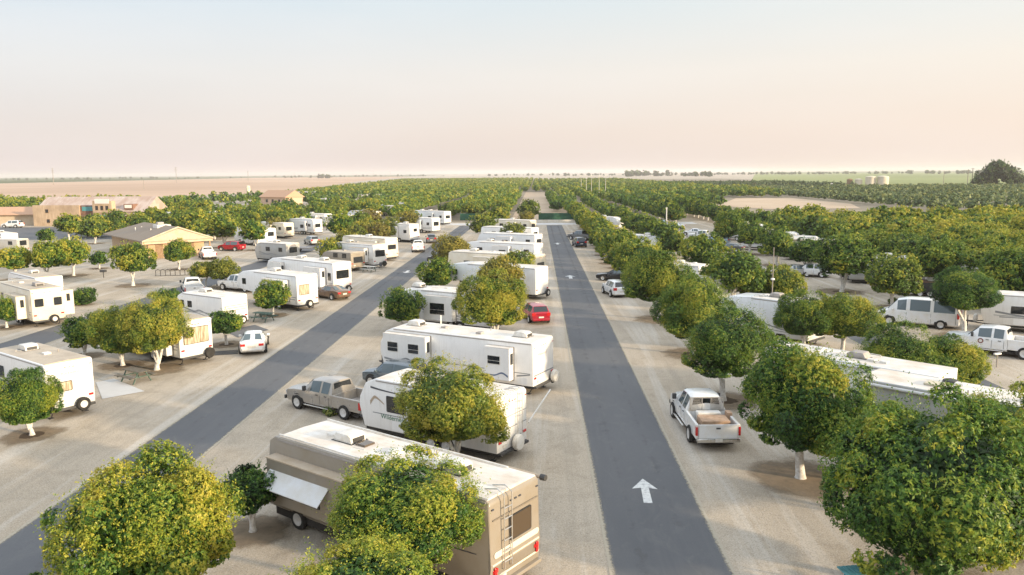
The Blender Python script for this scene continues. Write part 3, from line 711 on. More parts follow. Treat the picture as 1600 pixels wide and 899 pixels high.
def crown_arrays(n, lsize, seed, squash=.86, K=70, lobes=9, ragged=.20, gaps=5, vary=1.0):
    """unit-radius crown: lumpy shell of shoots with an inner fill of twig-side leaves"""
    rs = np.random.RandomState(seed)
    # big lobes give an uneven outline
    L_ = rs.normal(size=(lobes, 3)); L_ /= np.linalg.norm(L_, axis=1, keepdims=True); amp = rs.uniform(-.30, .26, lobes)
    def rad(d):
        r = np.ones(len(d))
        for l, a in zip(L_, amp): r += a * np.clip(d @ l, 0, 1) ** 3
        return r
    g = (1 + 5 ** .5) / 2; i = np.arange(K) + .5
    ph = np.arccos(1 - 2 * i / K); th = 2 * np.pi * i / g
    cd = np.stack([np.cos(th) * np.sin(ph), np.sin(th) * np.sin(ph), np.cos(ph)], 1) + rs.normal(size=(K, 3)) * .12
    cd /= np.linalg.norm(cd, axis=1, keepdims=True)
    cr_ = .13 + .29 * rs.uniform(0, 1, K) ** 1.4; cc_ = cd * (rad(cd) - cr_ * .95 + rs.uniform(-ragged, ragged, K))[:, None]
    for _g in range(gaps):      # places where the canopy opens up
        gd = rs.normal(size=3); gd[2] = gd[2] * .6; gd /= np.linalg.norm(gd)
        hit = cd @ gd > math.cos(R(rs.uniform(11, 19))); cr_[hit] *= .5; cc_[hit] *= .72
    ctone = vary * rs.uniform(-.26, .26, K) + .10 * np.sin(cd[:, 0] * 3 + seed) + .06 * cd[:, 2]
    Q = 6; nt_ = int(n * .80 / Q); k = rs.choice(K, nt_, p=cr_ ** 2 / np.sum(cr_ ** 2)); ns = nt_ * Q
    d = rs.normal(size=(nt_, 3)); d /= np.linalg.norm(d, axis=1, keepdims=True)
    d = d + cd[k] * .9; d /= np.linalg.norm(d, axis=1, keepdims=True)
    f = rs.uniform(.55, 1.08, nt_) ** .7
    tip = cc_[k] + d * (cr_[k] * f)[:, None] * np.array([1, 1, 1.12])
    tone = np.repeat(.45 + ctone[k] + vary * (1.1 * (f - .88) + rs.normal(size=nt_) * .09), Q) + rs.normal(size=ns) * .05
    dq = np.repeat(d, Q, 0); ld = rs.normal(size=(ns, 3)) * .75 + dq * .55 + np.array([0, 0, .12]); ld /= np.linalg.norm(ld, axis=1, keepdims=True)
    pos = np.repeat(tip, Q, 0) + ld * lsize * .62
    nr = dq * .9 + rs.normal(size=(ns, 3)) * .45 + np.array([0, 0, .35])
    # shoots that stand out of the outline
    nsp = int(n * .08); q = max(1, nsp // 9); sd_ = rs.normal(size=(q, 3)); sd_[:, 2] = np.abs(sd_[:, 2]) * .8 - .15; sd_ /= np.linalg.norm(sd_, axis=1, keepdims=True)
    sp = np.repeat(sd_ * (rad(sd_) * .97)[:, None], 9, 0); up = np.repeat(sd_ * .5 + np.array([0, 0, .8]) + rs.normal(size=(q, 3)) * .35, 9, 0) * np.repeat(rs.uniform(.5, 1.7, q), 9)[:, None]
    tt = np.tile(np.linspace(0, 1, 9), q); sp = sp + up * (tt * .13)[:, None] + rs.normal(size=sp.shape) * .018
    st_ = .62 + rs.normal(size=len(sp)) * .12
    # inner fill, leaf tone darkened to read as shade in the gaps
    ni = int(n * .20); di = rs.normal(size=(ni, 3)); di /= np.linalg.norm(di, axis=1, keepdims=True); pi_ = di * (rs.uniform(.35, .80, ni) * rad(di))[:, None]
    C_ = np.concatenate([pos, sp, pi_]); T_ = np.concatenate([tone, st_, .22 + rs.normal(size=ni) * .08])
    Nn = np.concatenate([nr, rs.normal(size=sp.shape) + np.array([0, 0, .5]), di + rs.normal(size=di.shape) * .3]); Nn /= np.linalg.norm(Nn, axis=1, keepdims=True)
    LD = np.concatenate([ld, rs.normal(size=sp.shape), rs.normal(size=(ni, 3))])
    sz = np.concatenate([rs.uniform(.8, 1.3, ns) * lsize, rs.uniform(.7, 1.1, len(sp)) * lsize, rs.uniform(1.3, 2.2, ni) * max(lsize, .045)])
    # flatten the underside and squash
    z = C_[:, 2]; C_[:, 2] = np.where(z < -.45, -.45 + (z + .45) * .45, z) * squash
    C_ = C_ / np.percentile(np.hypot(C_[:, 0], C_[:, 1]), 95.5)
    return C_, Nn, sz, np.clip(T_, 0, 1), LD
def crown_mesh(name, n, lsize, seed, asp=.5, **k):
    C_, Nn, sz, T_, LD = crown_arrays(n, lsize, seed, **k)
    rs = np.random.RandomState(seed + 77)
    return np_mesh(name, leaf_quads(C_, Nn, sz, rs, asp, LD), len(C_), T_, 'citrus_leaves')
HI = [crown_mesh('crown', 96000, .037, 10 + i, K=58, asp=.42) for i in range(5)]
MID = [crown_mesh('crown', 19000, .066, 30 + i, K=52, asp=.6) for i in range(7)]
LOW = [crown_mesh('crown', 5200, .115, 50 + i, K=42, asp=.7) for i in range(6)]
FARC = [crown_mesh('crown', 900, .24, 70 + i, K=40, asp=.8) for i in range(4)]
def trunk_mesh(seed, fork):
    rs = random.Random(seed); mb = MB()
    lean = rs.uniform(-.12, .12)
    if fork:
        mb.tube([(0, 0, -.05), (.0, 0, .12), (lean * .3, 0, .35), (lean, .03, .55)], [.24, .17, .15, .14], 9)
        for s in (-1, 1):
            mb.tube([(lean + s * .02, .0, .45), (lean + s * .16, .06 * s, .9), (lean + s * .32, .1, 1.5), (lean + s * .5, .1 * s, 2.3)], [.12, .09, .07, .035], 7)
        mb.tube([(lean, .02, .5), (lean + .05, -.15, 1.1), (lean, -.35, 1.9)], [.10, .08, .04], 7)
    else:
        mb.tube([(0, 0, -.05), (0, 0, .10), (lean * .5, .02, .55), (lean, 0, 1.05)], [.23, .17, .145, .14], 9)
        for k in range(4):
            a = rs.uniform(0, 6.28); mb.tube([(lean, 0, .95), (lean + .3 * math.cos(a), .3 * math.sin(a), 1.5), (lean + .7 * math.cos(a), .7 * math.sin(a), 2.3)], [.10, .07, .03], 6)
    o = mb.build('trunk', 'white_trunk', smooth=True); me = o.data; bpy.data.objects.remove(o); return me
TRUNKS = [trunk_mesh(1, False), trunk_mesh(2, True), trunk_mesh(3, False), trunk_mesh(4, True)]
trng = random.Random(5)
SOIL = []
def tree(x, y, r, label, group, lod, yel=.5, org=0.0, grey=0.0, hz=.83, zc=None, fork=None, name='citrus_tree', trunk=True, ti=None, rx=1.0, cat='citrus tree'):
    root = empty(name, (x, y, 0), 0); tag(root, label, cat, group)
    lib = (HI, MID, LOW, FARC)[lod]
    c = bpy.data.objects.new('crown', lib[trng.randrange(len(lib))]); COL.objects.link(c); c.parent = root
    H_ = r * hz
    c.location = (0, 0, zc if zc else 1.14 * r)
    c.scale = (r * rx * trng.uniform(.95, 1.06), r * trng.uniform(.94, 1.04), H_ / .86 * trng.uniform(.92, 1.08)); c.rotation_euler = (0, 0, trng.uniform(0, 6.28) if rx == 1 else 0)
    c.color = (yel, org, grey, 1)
    if trunk:
        t_ = bpy.data.objects.new('trunk', TRUNKS[ti if ti is not None else trng.randrange(4)]); COL.objects.link(t_); t_.parent = root
        k = max(.7, r / 2.3); t_.scale = (k, k, k); t_.rotation_euler = (0, 0, trng.uniform(0, 6.28) if ti is None else 0)
    if lod <= 2 and trunk: SOIL.append((x, y, .62 * max(.8, r / 2.3)))
    return root
def ptree(px, py, wpx, label, group=None, base=None, **k):
    """tree surveyed from the photo: crown centre pixel and crown width in pixels"""
    r = 2.0
    for _ in range(6):
        zc = k.get('zc') or 1.14 * r; q = P(px, py, zc); r = wpx / 2 / scale_at(q)
    kk = dict(k); 
    lod = kk.pop('lod', None)
    if lod is None: lod = 0 if wpx > 150 else 1 if wpx > 62 else 2
    return tree(q.x, q.y, r, label, group, lod, **kk)

# ================================================================== SETTING
def sheet(name, pts, z, mat, kind='structure'):
    mb = MB(); f = mb.b.faces.new([mb.b.verts.new((p[0], p[1], z)) for p in pts])
    f.normal_update(); bmesh.ops.triangulate(mb.b, faces=[f], quad_method='BEAUTY', ngon_method='EAR_CLIP')
    if sum((pts[i][0] * pts[(i + 1) % len(pts)][1] - pts[(i + 1) % len(pts)][0] * pts[i][1]) for i in range(len(pts))) < 0:
        bmesh.ops.reverse_faces(mb.b, faces=mb.b.faces[:])
    return tag(mb.build(name, mat, recalc=False), kind=kind)
def rect(name, x0, x1, y0, y1, z, mat): return sheet(name, [(x0, y0), (x1, y0), (x1, y1), (x0, y1)], z, mat)
G = 12000
rect('ground', -G, G, -60, G, 0, 'sand')
def wob_strip(name, x0, x1, y0, y1, z, mat, step=.5, amp=.025, seed=1):
    rs = random.Random(seed); n = int((y1 - y0) / step)
    a = [(x0 + rs.uniform(-amp, amp), y0 + (y1 - y0) * i / n) for i in range(n + 1)]
    b_ = [(x1 + rs.uniform(-amp, amp), y0 + (y1 - y0) * i / n) for i in range(n + 1)]
    mb = MB(); A = [mb.b.verts.new((*p, z)) for p in a]; B = [mb.b.verts.new((*p, z)) for p in b_]
    for i in range(n): mb.b.faces.new((A[i], B[i], B[i + 1], A[i + 1]))
    return tag(mb.build(name, mat, recalc=False), kind='structure')
wob_strip('road', 2.42, 6.28, -20, 197, .010, 'asphalt', seed=1)
wob_strip('road', -18.95, -15.45, -20, 197, .010, 'asphalt', seed=2)
wob_strip('road', 24.0, 27.6, 5, 197, .010, 'asphalt', seed=3)
wob_strip('road', -41.6, -38.0, 20, 197, .010, 'asphalt', seed=4)
rect('parking_lot', -150, -84, 160, 200, .006, 'asphalt')
rect('crossing_lane', -60, 40, 199, 206, .006, 'concrete')
sheet('concrete_pad', [P(150, 598)[:2], P(178, 592)[:2], P(226, 612)[:2], P(160, 624)[:2]], .02, 'concrete')
sheet('concrete_pad', [P(352, 518)[:2], P(398, 508)[:2], P(420, 516)[:2], P(372, 528)[:2]], .02, 'asphalt')
def arrow(cx, cy, s=1.0, h=R(90), sh=(0, 0)):
    pts = [(-.15, -1.2), (.18, -1.2), (.16, .25), (.50, .15), (0, 1.2), (-.50, .15), (-.14, .25)]
    q = [(cx + (u * math.cos(h - R(90)) - v * math.sin(h - R(90))) * s, cy + (u * math.sin(h - R(90)) + v * math.cos(h - R(90))) * s) for u, v in pts]
    return q
p_ = P(1008, 767); sheet('road_arrow', arrow(p_.x, p_.y, 1.04, R(87)), .016, 'road_paint')
p_ = P(891, 433); sheet('road_arrow', arrow(p_.x, p_.y, 1.35), .016, 'road_paint')
p_ = P(871, 381); sheet('road_arrow', arrow(p_.x, p_.y, 1.35), .016, 'road_paint')
p_ = P(636, 425); sheet('road_arrow', arrow(p_.x, p_.y, 1.2, R(-90)), .016, 'road_paint')
# fields
def psheet(name, pix, z, mat): return sheet(name, [P(a, b_)[:2] for a, b_ in pix], z, mat)
psheet('ploughed_field', [(-900, 330), (60, 313), (250, 308), (400, 302), (480, 295), (560, 283.5), (640, 276.5), (560, 275.4), (400, 278.3), (0, 287), (-900, 297)], .03, 'ploughed')
psheet('green_field', [(-900, 296.8), (0, 286.8), (400, 278.1), (640, 275.9), (700, 273.5), (0, 278.4), (-900, 285.2)], .05, 'dark_green_field')
rect('orchard_floor', -62, 340, 210, 1500, .02, 'orchard_soil'); sheet('orchard_floor', [(-62, 430), (-62, 1500), (-260, 1500), (-136, 400)], .024, 'orchard_soil')
rect('orchard_floor', 49, 340, 30, 190, .02, 'orchard_soil')
rect('orchard_floor', 119, 540, 190.1, 600, .022, 'orchard_soil')
psheet('dirt_field', [(1120, 322), (1200, 327.0), (1345, 326), (1330, 319), (1235, 309.5), (1150, 310)], .06, 'pale_dirt')
psheet('green_field', [(1170, 290.5), (1420, 291), (2300, 285), (2300, 263.5), (1560, 269.5), (1180, 271.5)], .08, 'green_field')
psheet('farm_track', [(1400, 292.8), (1700, 290.5), (1700, 288), (1400, 290)], .10, 'pale_dirt')
psheet('vineyard', [(1180, 271.3), (1560, 269.3), (2300, 263.3), (2300, 261.5), (1500, 267.0), (1180, 269.7)], .12, 'vineyard')
rect('dirt_lane', -7, 12.5, 221, 535, .06, 'pale_dirt'); rect('dirt_lane', -36, -30, 221, 430, .06, 'pale_dirt')
psheet('dirt_lane', [(884, 306), (893, 306), (862, 281), (857, 281)], .09, 'pale_dirt')
psheet('far_fields', [(-3000, 303.6), (300, 276.6), (640, 273.8), (1180, 269.6), (3000, 256.1), (3000, 255.6), (1180, 268.9), (640, 272.9), (-3000, 300.2)], .14, 'dark_green_field')

# end-of-road fences
def fence(pa, pb, h, mat, label, nm='mesh_fence', cat='fence', rail=None, n=8):
    a, b_ = Vector(pa), Vector(pb); d = (b_ - a); L = d.length; ang = math.atan2(d.y, d.x)
    r = empty(nm, (a.x, a.y, 0), ang); tag(r, label, cat)
    MB().box(0, L, -.012, .012, .08, h).build('screen', mat, r)
    for i in range(n + 1): MB().tube([(L * i / n, 0.05, 0), (L * i / n, .05, h + .08)], .04, 6).build('post', 'pole_grey', r)
    return r
fence((.6, 219), (10.2, 219), 1.9, 'green_mesh', 'dark green mesh fence across the far end of the main road', n=6)
fence((-21, 219), (-15.2, 219), 1.9, 'green_mesh', 'short green mesh fence closing the end of the left road', n=4)
wl = MB().box(-2, 10.4, 207, 207.25, 0, .75, .02).build('low_wall', 'white_rail'); tag(wl, 'low pale wall in front of the green fence at the end of the road', 'wall')

# ================================================================== BUILDINGS
def building(name, label, c, h, L, W, wall_h, ridge_h, wall, roof, over=.5, hip=(0, 0), cat='building', zbase=0):
    r = empty(name, (c[0], c[1], 0), h); tag(r, label, cat)
    MB().box(-L / 2, L / 2, -W / 2, W / 2, -.05, wall_h).build('wall', wall, r)
    a, b_ = L / 2 + over, W / 2 + over; ez = wall_h - .05
    ra, rb = -a + hip[0], a - hip[1]
    mb = MB()
    V = [mb.b.verts.new(p) for p in ((-a, -b_, ez), (a, -b_, ez), (a, b_, ez), (-a, b_, ez), (ra, 0, ridge_h), (rb, 0, ridge_h),
                                     (-a, -b_, ez + .15), (a, -b_, ez + .15), (a, b_, ez + .15), (-a, b_, ez + .15), (ra, 0, ridge_h + .15), (rb, 0, ridge_h + .15))]
    for q in ((0, 1, 2, 3), (6, 7, 11, 10), (8, 9, 10, 11), (7, 8, 11), (9, 6, 10), (0, 1, 7, 6), (1, 2, 8, 7), (2, 3, 9, 8), (3, 0, 6, 9)): mb.b.faces.new([V[i] for i in q])
    for v in V[4:6]: mb.b.verts.remove(v)
    mb.build('roof', roof, r)
    return r
# store
st = building('country_store', 'long rustic timber store with rusty tin roof and tall false front', (-116.0, 210.5), R(-4), 30, 11, 3.6, 7.3, 'stucco_cream', 'tin_roof', .5)
MB().box(-15.2, -2.2, -6.6, -5.9, 0, 5.4).build('false_front', 'plank_wall', st)
for u, z in ((-11.2, 3.9), (-11.0, 1.3), (-7.5, 1.2)):
    f = MB().box(u - .45, u + .45, -6.66, -6.55, z - .5, z + .5).build('window', 'wood_brown', st); MB().box(u - .35, u + .35, -6.70, -6.58, z - .4, z + .4).build('pane', 'glass_dark', f)
MB().box(-2.2, 1.9, -6.3, -5.7, 2.9, 5.3).build('upper_front', 'red_brown', st)
MB().box(-1.6, 1.3, -6.38, -6.25, 3.9, 5.0).build('sign_board', 'sign_teal', st)
MB().box(-4.2, 2.0, -8.2, -5.9, 2.55, 2.75).build('porch_roof', 'wood_brown', st)
MB().box(2.0, 7.2, -7.4, -5.6, 3.0, 6.5).build('tower', 'plank_wall', st)
MB().box(2.7, 6.6, -7.5, -7.35, 5.8, 7.0).build('sign_board', 'sign_white', st)
MB().box(2.6, 6.6, -7.46, -7.38, 3.3, 3.5).build('balcony_rail', 'wood_brown', st)
for u in (3.2, 4.6, 6.0):
    f = MB().box(u - .4, u + .4, -7.46, -7.35, 4.1, 5.3).build('window', 'wood_brown', st); MB().box(u - .3, u + .3, -7.5, -7.38, 4.2, 5.2).build('pane', 'glass_dark', f)
MB().box(3.4, 5.6, -7.5, -7.38, 2.2, 2.9).build('sign_board', 'sign_teal', st)
for u in (2.2, 4.5, 7.0, 9.6, 12.0, 14.6): MB().box(u - .12, u + .12, -7.9, -7.66, 0, 2.75).build('porch_post', 'wood_tan', st)
MB().prism([(-8.2, 2.65), (-5.2, 3.5), (-5.2, 3.62), (-8.2, 2.8)], lambda u, z, d: (d, u, z), 7.2, 15.2).build('porch_roof', 'tin_roof', st)
MB().box(2.2, 14.8, -5.56, -5.5, .2, 2.6).build('shop_front', 'red_brown', st)
for u in (8.4, 10.6, 12.8): 
    f = MB().box(u - .7, u + .7, -5.64, -5.55, .8, 2.3).build('window', 'wood_tan', st); MB().box(u - .6, u + .6, -5.68, -5.58, .9, 2.2).build('pane', 'glass_dark', f)
dm = MB().box(9.4, 11.9, -5.6, -2.6, 4.2, 5.6).build('dormer', 'red_brown', st); MB().box(9.7, 11.6, -5.68, -5.55, 4.6, 5.4).build('sign_board', 'sign_white', dm)
for u, z in ((-2.5, 4.3), (0, 5.6), (2.5, 4.3), (-3, 1.6), (3, 1.6)):
    f = MB().box(14.95, 15.06, u - .5, u + .5, z - .6, z + .4).build('window', 'wood_tan', st); MB().box(15.0, 15.1, u - .4, u + .4, z - .5, z + .3).build('pane', 'glass_dark', f)
# restroom building
u45, u135 = Vector((math.cos(R(42)), math.sin(R(42)))), Vector((math.cos(R(132)), math.sin(R(132))))
cn = Vector((-60.2, 120.0)) + u45 * 5.2 + u135 * 11.6
rb = building('bath_house', 'tan stucco bath house with broad brown shingle roof and pale gable', (cn.x, cn.y), R(-48), 21.0, 8.6, 2.75, 4.7, 'stucco_tan', 'shingle', 1.1, hip=(5.5, 0))
MB().prism([(-5.2, 2.78), (5.2, 2.78), (0, 4.55)], PL('F', 11.602), 0, .03).build('gable', 'stucco_cream', rb)
MB().prism([(-5.45, 2.70), (0, 4.70), (5.45, 2.70), (5.45, 2.92), (0, 4.92), (-5.45, 2.92)], PL('F', 11.66), 0, .08).build('bargeboard', 'fascia', rb)
MB().prism([(-5.4, 2.35), (5.4, 2.35), (5.4, 2.76), (-5.4, 2.76)], PL('F', 10.52), 0, 1.05).build('soffit_beam', 'stucco_pink', rb)
MB().prism([(-3.2, .02), (-2.1, .02), (-2.1, 2.2), (-3.2, 2.2)], PL('F', 10.5), 0, .05).build('door', 'wood_brown', rb)
MB().prism([(1.6, .02), (2.7, .02), (2.7, 2.2), (1.6, 2.2)], PL('F', 10.5), 0, .05).build('door', 'wood_brown', rb)
for u in (-4.6, -1, 3): window(rb, 'R', 4.3, u, u + .8, 1.7, 2.25)
vv = MB().box(3.2, 5.6, -1.3, .9, 4.0, 4.9, .08).build('roof_unit', 'plastic_white', rb); MB().box(3.6, 4.6, -.9, .1, 4.9, 5.3, .05).build('duct', 'plastic_grey', vv)
for u, v_ in ((-3.5, 1.8), (-2.0, -1.6), (4.5, -2.0), (-.5, -3)): MB().tube([(u, v_, 2.9), (u, v_, 4.35)], .09).build('vent_pipe', 'plastic_white', rb)
for v_ in (-4.9, 4.9): MB().box(11.3, 11.5, v_ - .1, v_ + .1, 0, 2.6).build('post', 'wood_tan', rb)
q = P(15, 356); building('office_building', 'low tan building with shallow tiled roof at the left edge', (q.x - 12, q.y + 14), R(5), 24, 10, 2.8, 4.6, 'stucco_cream', 'tile_roof', 1.0, hip=(3, 3))
q = P(436, 321); hs_ = building('farmhouse', 'tan house with orange tiled roof among the trees', (q.x, q.y + 4), R(-35), 17, 9, 3.4, 6.2, 'stucco_pink', 'tile_roof', .6)
for u in (-5, -1, 3.5): window(hs_, 'R', 4.5, u, u + 1.4, 1.2, 2.5)
q = P(479, 313); building('outbuilding', 'small grey roofed outbuilding right of the tiled house', (q.x, q.y), R(0), 9, 6, 3.2, 4.3, 'stucco_cream', 'far_roof', .5)
q = P(1198, 293.8); building('barn', 'long dark roofed barn in the orchard on the right', (q.x, q.y), R(0), 26, 8, 2.6, 3.6, 'wood_brown', 'red_brown', .6)
q = P(1098, 274.6); building('farm_shed', 'distant pale roofed shed right of the horizon trees', (q.x, q.y), R(0), 30, 14, 5, 9, 'stucco_cream', 'far_roof', .6)
q = P(1280, 293.5); building('field_shed', 'low pale shed left of the cream storage tanks', (q.x, q.y), R(0), 20, 7, 2.2, 3.2, 'stucco_cream', 'far_roof', .4)
for i, (px, w_, h_) in enumerate(((1327, 4, 6.4), (1341, 5, 6.4), (1360, 7.4, 8.2), (1379, 7.8, 8.4))):
    q = P(px, 294.5); r_ = w_ / 2
    lb = ('short dark brown storage tank leftmost of the four', 'small cream storage tank second from the left', 'tall cream storage tank third from the left', 'tall cream storage tank at the right end of the four')[i]
    o = MB().lathe([(r_, 0), (r_, h_), (r_ * .5, h_ + .5), (0, h_ + .7)], (q.x, q.y, 0), 'z', 24).build('storage_tank', 'wood_brown' if i == 0 else 'tank_cream', smooth=True); tag(o, lb, 'tank', 'storage tanks in the fields')
# white canopy tent
q = P(259, 354); tn = empty('canopy_tent', (q.x, q.y, 0), R(-4)); tag(tn, 'white canopy tent beside the gable end of the timber store', 'tent')
for a, b_ in ((-4, -2.5), (4, -2.5), (4, 2.5), (-4, 2.5), (0, -2.5)): MB().tube([(a, b_, 0), (a, b_, 2.6)], .09, 6).build('pole', 'plastic_white', tn)
mb = MB(); ba = [mb.b.verts.new(p) for p in ((-4.2, -2.7, 2.6), (4.2, -2.7, 2.6), (4.2, 2.7, 2.6), (-4.2, 2.7, 2.6))]; t1 = mb.b.verts.new((-1.5, 0, 3.7)); t2 = mb.b.verts.new((1.5, 0, 3.7))
for f in ((ba[0], ba[1], t2, t1), (ba[1], ba[2], t2), (ba[2], ba[3], t1, t2), (ba[3], ba[0], t1), tuple(ba[::-1])): mb.b.faces.new(f)
mb.build('canopy', 'canopy_cloth', tn); MB().box(-4.1, 4.1, 2.55, 2.6, 0, 2.6).build('side_wall', 'canopy_cloth', tn)

# poles and masts
def pole(px, py, h, label, arms=0, nm='utility_pole', cat='utility pole', group='poles on the horizon', r=.16, mat='pole_grey'):
    q = P(px, py); o = empty(nm, (q.x, q.y, 0), 0); tag(o, label, cat, group)
    MB().tube([(0, 0, 0), (0, 0, h)], [r * 1.4, r], 6).build('shaft', mat, o)
    for k in range(arms): MB().box(-h * .09, h * .09, -.1, .1, h * (.95 - .1 * k), h * (.965 - .1 * k)).build('crossarm', mat, o)
    return o
pole(84, 289, 26, 'tall power pole with three arms left of the timber store roof', 3, r=.35)
pole(276, 286, 28, 'tall power pole with three arms over the ploughed field', 3, r=.35)
pole(225, 296, 9, 'short power pole in the ploughed field', 1)
pole(388, 284, 22, 'power pole above the cream tank on the field', 2, r=.3)
for i, x in enumerate((432, 460, 552, 584, 610)): pole(x, 277.5 - (x - 432) * .006, 26, 'distant power pole, %s of five along the horizon' % ('first', 'second', 'third', 'fourth', 'fifth')[i], 1, r=.3)
pole(1474, 289, 12, 'power pole in the pale green field', 1, r=.2)
pole(1511, 295, 13, 'left one of two close power poles beside the big dark tree', 1, r=.2)
pole(1518, 294, 14, 'right one of two close power poles beside the big dark tree', 1, r=.2)
for i, (x, y) in enumerate(((908, 305), (916, 307), (924, 309), (936, 312), (946, 313))):
    q = P(x, y); o = empty('floodlight_pole', (q.x, q.y, 0)); tag(o, 'tall pale floodlight pole, %s of five from the left' % ('first', 'second', 'third', 'fourth', 'fifth')[i], 'light pole', 'floodlight poles beyond the park')
    MB().tube([(0, 0, 0), (0, 0, 11)], [.14, .09], 6).build('shaft', 'pole_pale', o); MB().box(-.7, .7, -.2, .2, 11, 11.35).build('lamp_head', 'plastic_white', o)
q = P(388, 300); o = MB().lathe([(1.6, 0), (1.6, 4.5), (0, 5)], (q.x, q.y, 0), 'z', 16).build('water_tank', 'tank_cream', smooth=True); tag(o, 'small cream water tank standing at the field edge', 'tank')
q = P(1041, 357); o = empty('white_post', (q.x, q.y, 0)); tag(o, 'white pole standing among parked cars on the right', 'pole'); MB().tube([(0, 0, 0), (0, 0, 4.6)], .12, 8).build('shaft', 'plastic_white', o); MB().box(-.2, .2, -.1, .1, 4.6, 4.75).build('cap', 'plastic_white', o)
q = P(65, 350); o = empty('white_post', (q.x, q.y, 0)); tag(o, 'thin white pole left of the timber store', 'pole'); MB().tube([(0, 0, 0), (0, 0, 5.8)], .10, 8).build('shaft', 'plastic_white', o); MB().box(-.2, .2, -.1, .1, 5.8, 5.9).build('cap', 'plastic_white', o)
q = P(1204, 522); o = empty('radio_mast', (q.x, q.y, 0)); tag(o, 'tall thin metal mast beside the white trailer on the right', 'mast')
MB().tube([(0, 0, 0), (0, 0, 6.9)], [.05, .035], 8).build('shaft', 'pole_grey', o); MB().lathe([(0, -.1), (.16, -.06), (.16, .05), (0, .1)], (0, 0, 4.4), 'z', 10).build('antenna_head', 'plastic_white', o)
q = P(1557, 574); o = empty('site_marker', (q.x, q.y, 0), R(20)); tag(o, 'small white site marker on a post near the white pickup', 'sign')
MB().tube([(0, 0, 0), (0, 0, .85)], .045, 6).build('post', 'pole_grey', o); MB().box(-.26, .26, -.08, .08, .85, .95, .01).build('sign_plate', 'sign_white', o)
q = P(1370, 447); o = empty('site_marker', (q.x, q.y, 0)); tag(o, 'small white site marker below a tree left of the white van', 'sign')
MB().tube([(0, 0, 0), (0, 0, .9)], .045, 6).build('post', 'plastic_white', o); MB().box(-.3, .3, -.06, .06, .9, 1.0, .01).build('sign_plate', 'sign_white', o)

# ================================================================== VEHICLES
CP = 'cars parked along the right side of the main road'
r_ = vehicle('pickup', 'white', (8.15 + .1, 35.7 + 3.1), R(92), 'white crew cab pickup with cardboard load in its bed on gravel right of the road', 'pickup truck', None, glass='glass_tint', zs=1.04)
hr = MB(); hr.box(-.86, -.82, -.80, .80, 1.80, 1.84).box(-.86, -.82, -.84, .84, 1.18, 1.24)
for y in (-.80, .76, -.22, .20): hr.box(-.858, -.822, y, y + .04, 1.24, 1.80)
for k in range(9):
    for s in (-1, 1):
        for y in (-.76, .24):
            a = y + k * .055; hr.tube([(-.84, min(max(a if s > 0 else a + .12, y), y + .52), 1.25), (-.84, min(max(a + .12 if s > 0 else a, y), y + .52), 1.79)], .008, 4)
hr.build('headache_rack', 'aluminium', r_)
def loose(name, mat, label, cat, parent_root, boxes, bev=.02):
    m_ = MB(); [m_.box(*b_, bev) for b_ in boxes]; o = m_.build(name, mat); o.matrix_world = Matrix.Translation(parent_root.location) @ Matrix.Rotation(parent_root.rotation_euler.z, 4, 'Z') @ Matrix.Scale(parent_root.scale.x, 4); tag(o, label, cat); return o
loose('cardboard_box', 'cardboard', 'flat brown cardboard box lying in the white pickup bed', 'box', r_, [(-2.55, -1.55, -.66, .62, .67, 1.22)])
bx_ = loose('cardboard_box', 'cardboard', 'small tilted cardboard box at the right rim of the pickup bed', 'box', r_, [(-1.7, -1.25, -.98, -.74, .68, 1.34)])
loose('tool_box', 'plastic_white', 'white tool chest across the bed behind the pickup cab', 'tool chest', r_, [(-1.45, -.95, -.55, .55, .67, 1.26)], .04)
# grey pickup
a, b_ = P(465, 638), P(541, 656); ang = math.atan2(a.y - b_.y, a.x - b_.x)
mid = (a + b_) / 2; off = Vector((math.sin(ang), -math.cos(ang), 0)) * .90
cxy = mid + off - Vector((math.cos(ang), math.sin(ang), 0)) * .1
gp = vehicle('pickup', 'pewter', (cxy.x, cxy.y), ang, 'pewter extended cab pickup with empty bed parked beside the left road', 'pickup truck', None, zs=.98)
q = P(600, 607); vehicle('suv', 'bluegrey', (q.x + .7, q.y + .5), R(150), 'blue grey car parked between pewter pickup and white trailers', 'car', None, zs=.95)
q = P(840, 506); vehicle('suv', 'red', (q.x - .2, q.y + 1.6), R(104), 'bright red hatchback behind the yellow tree beside the main road', 'car', None, zs=.93)
q = P(687, 413); vehicle('suv', 'black', (q.x + .2, q.y + .5), R(140), 'dark car half hidden by an orange tinted tree beside the left road', 'car', None)
q = P(381, 556); vehicle('sedan', 'white', (q.x, q.y + 2.2), R(106), 'white sedan seen from behind beside the green bush', 'car', None)
q = P(514, 468); vehicle('sedan', 'bronze', (q.x, q.y + .9), R(140), 'bronze sedan parked between two white fifth wheel trailers', 'car', None)
q = P(292, 463); vehicle('pickup', 'white', (q.x, q.y + 1.5), R(118), 'white pickup with dark tailgate glass behind a small white trailer', 'pickup truck', None)
q = P(393, 459); vehicle('pickup', 'white', (q.x - 2, q.y + 2.5), R(150), 'white pickup hitched to the front of a fifth wheel trailer', 'pickup truck', None)
q = P(316, 406); vehicle('pickup', 'white', (q.x, q.y + 2), R(120), 'white pickup parked right of the tan bath house', 'pickup truck', None)
q = P(362, 392); vehicle('suv', 'red', (q.x, q.y), R(165), 'deep red car parked beyond the tan bath house', 'car', None)
q = P(376, 386); vehicle('pickup', 'white', (q.x + 1, q.y + 4), R(140), 'white pickup just right of the deep red car', 'pickup truck', None)
q = P(487, 382); vehicle('suv', 'silver', (q.x, q.y), R(125), 'silver hatchback before a tall white trailer in the far left lots', 'car', None, zs=.95)
q = P(20, 356); vehicle('suv', 'white', (q.x, q.y), R(178), 'white four wheel drive parked before the office at the left edge', 'car', None, zs=1.1)
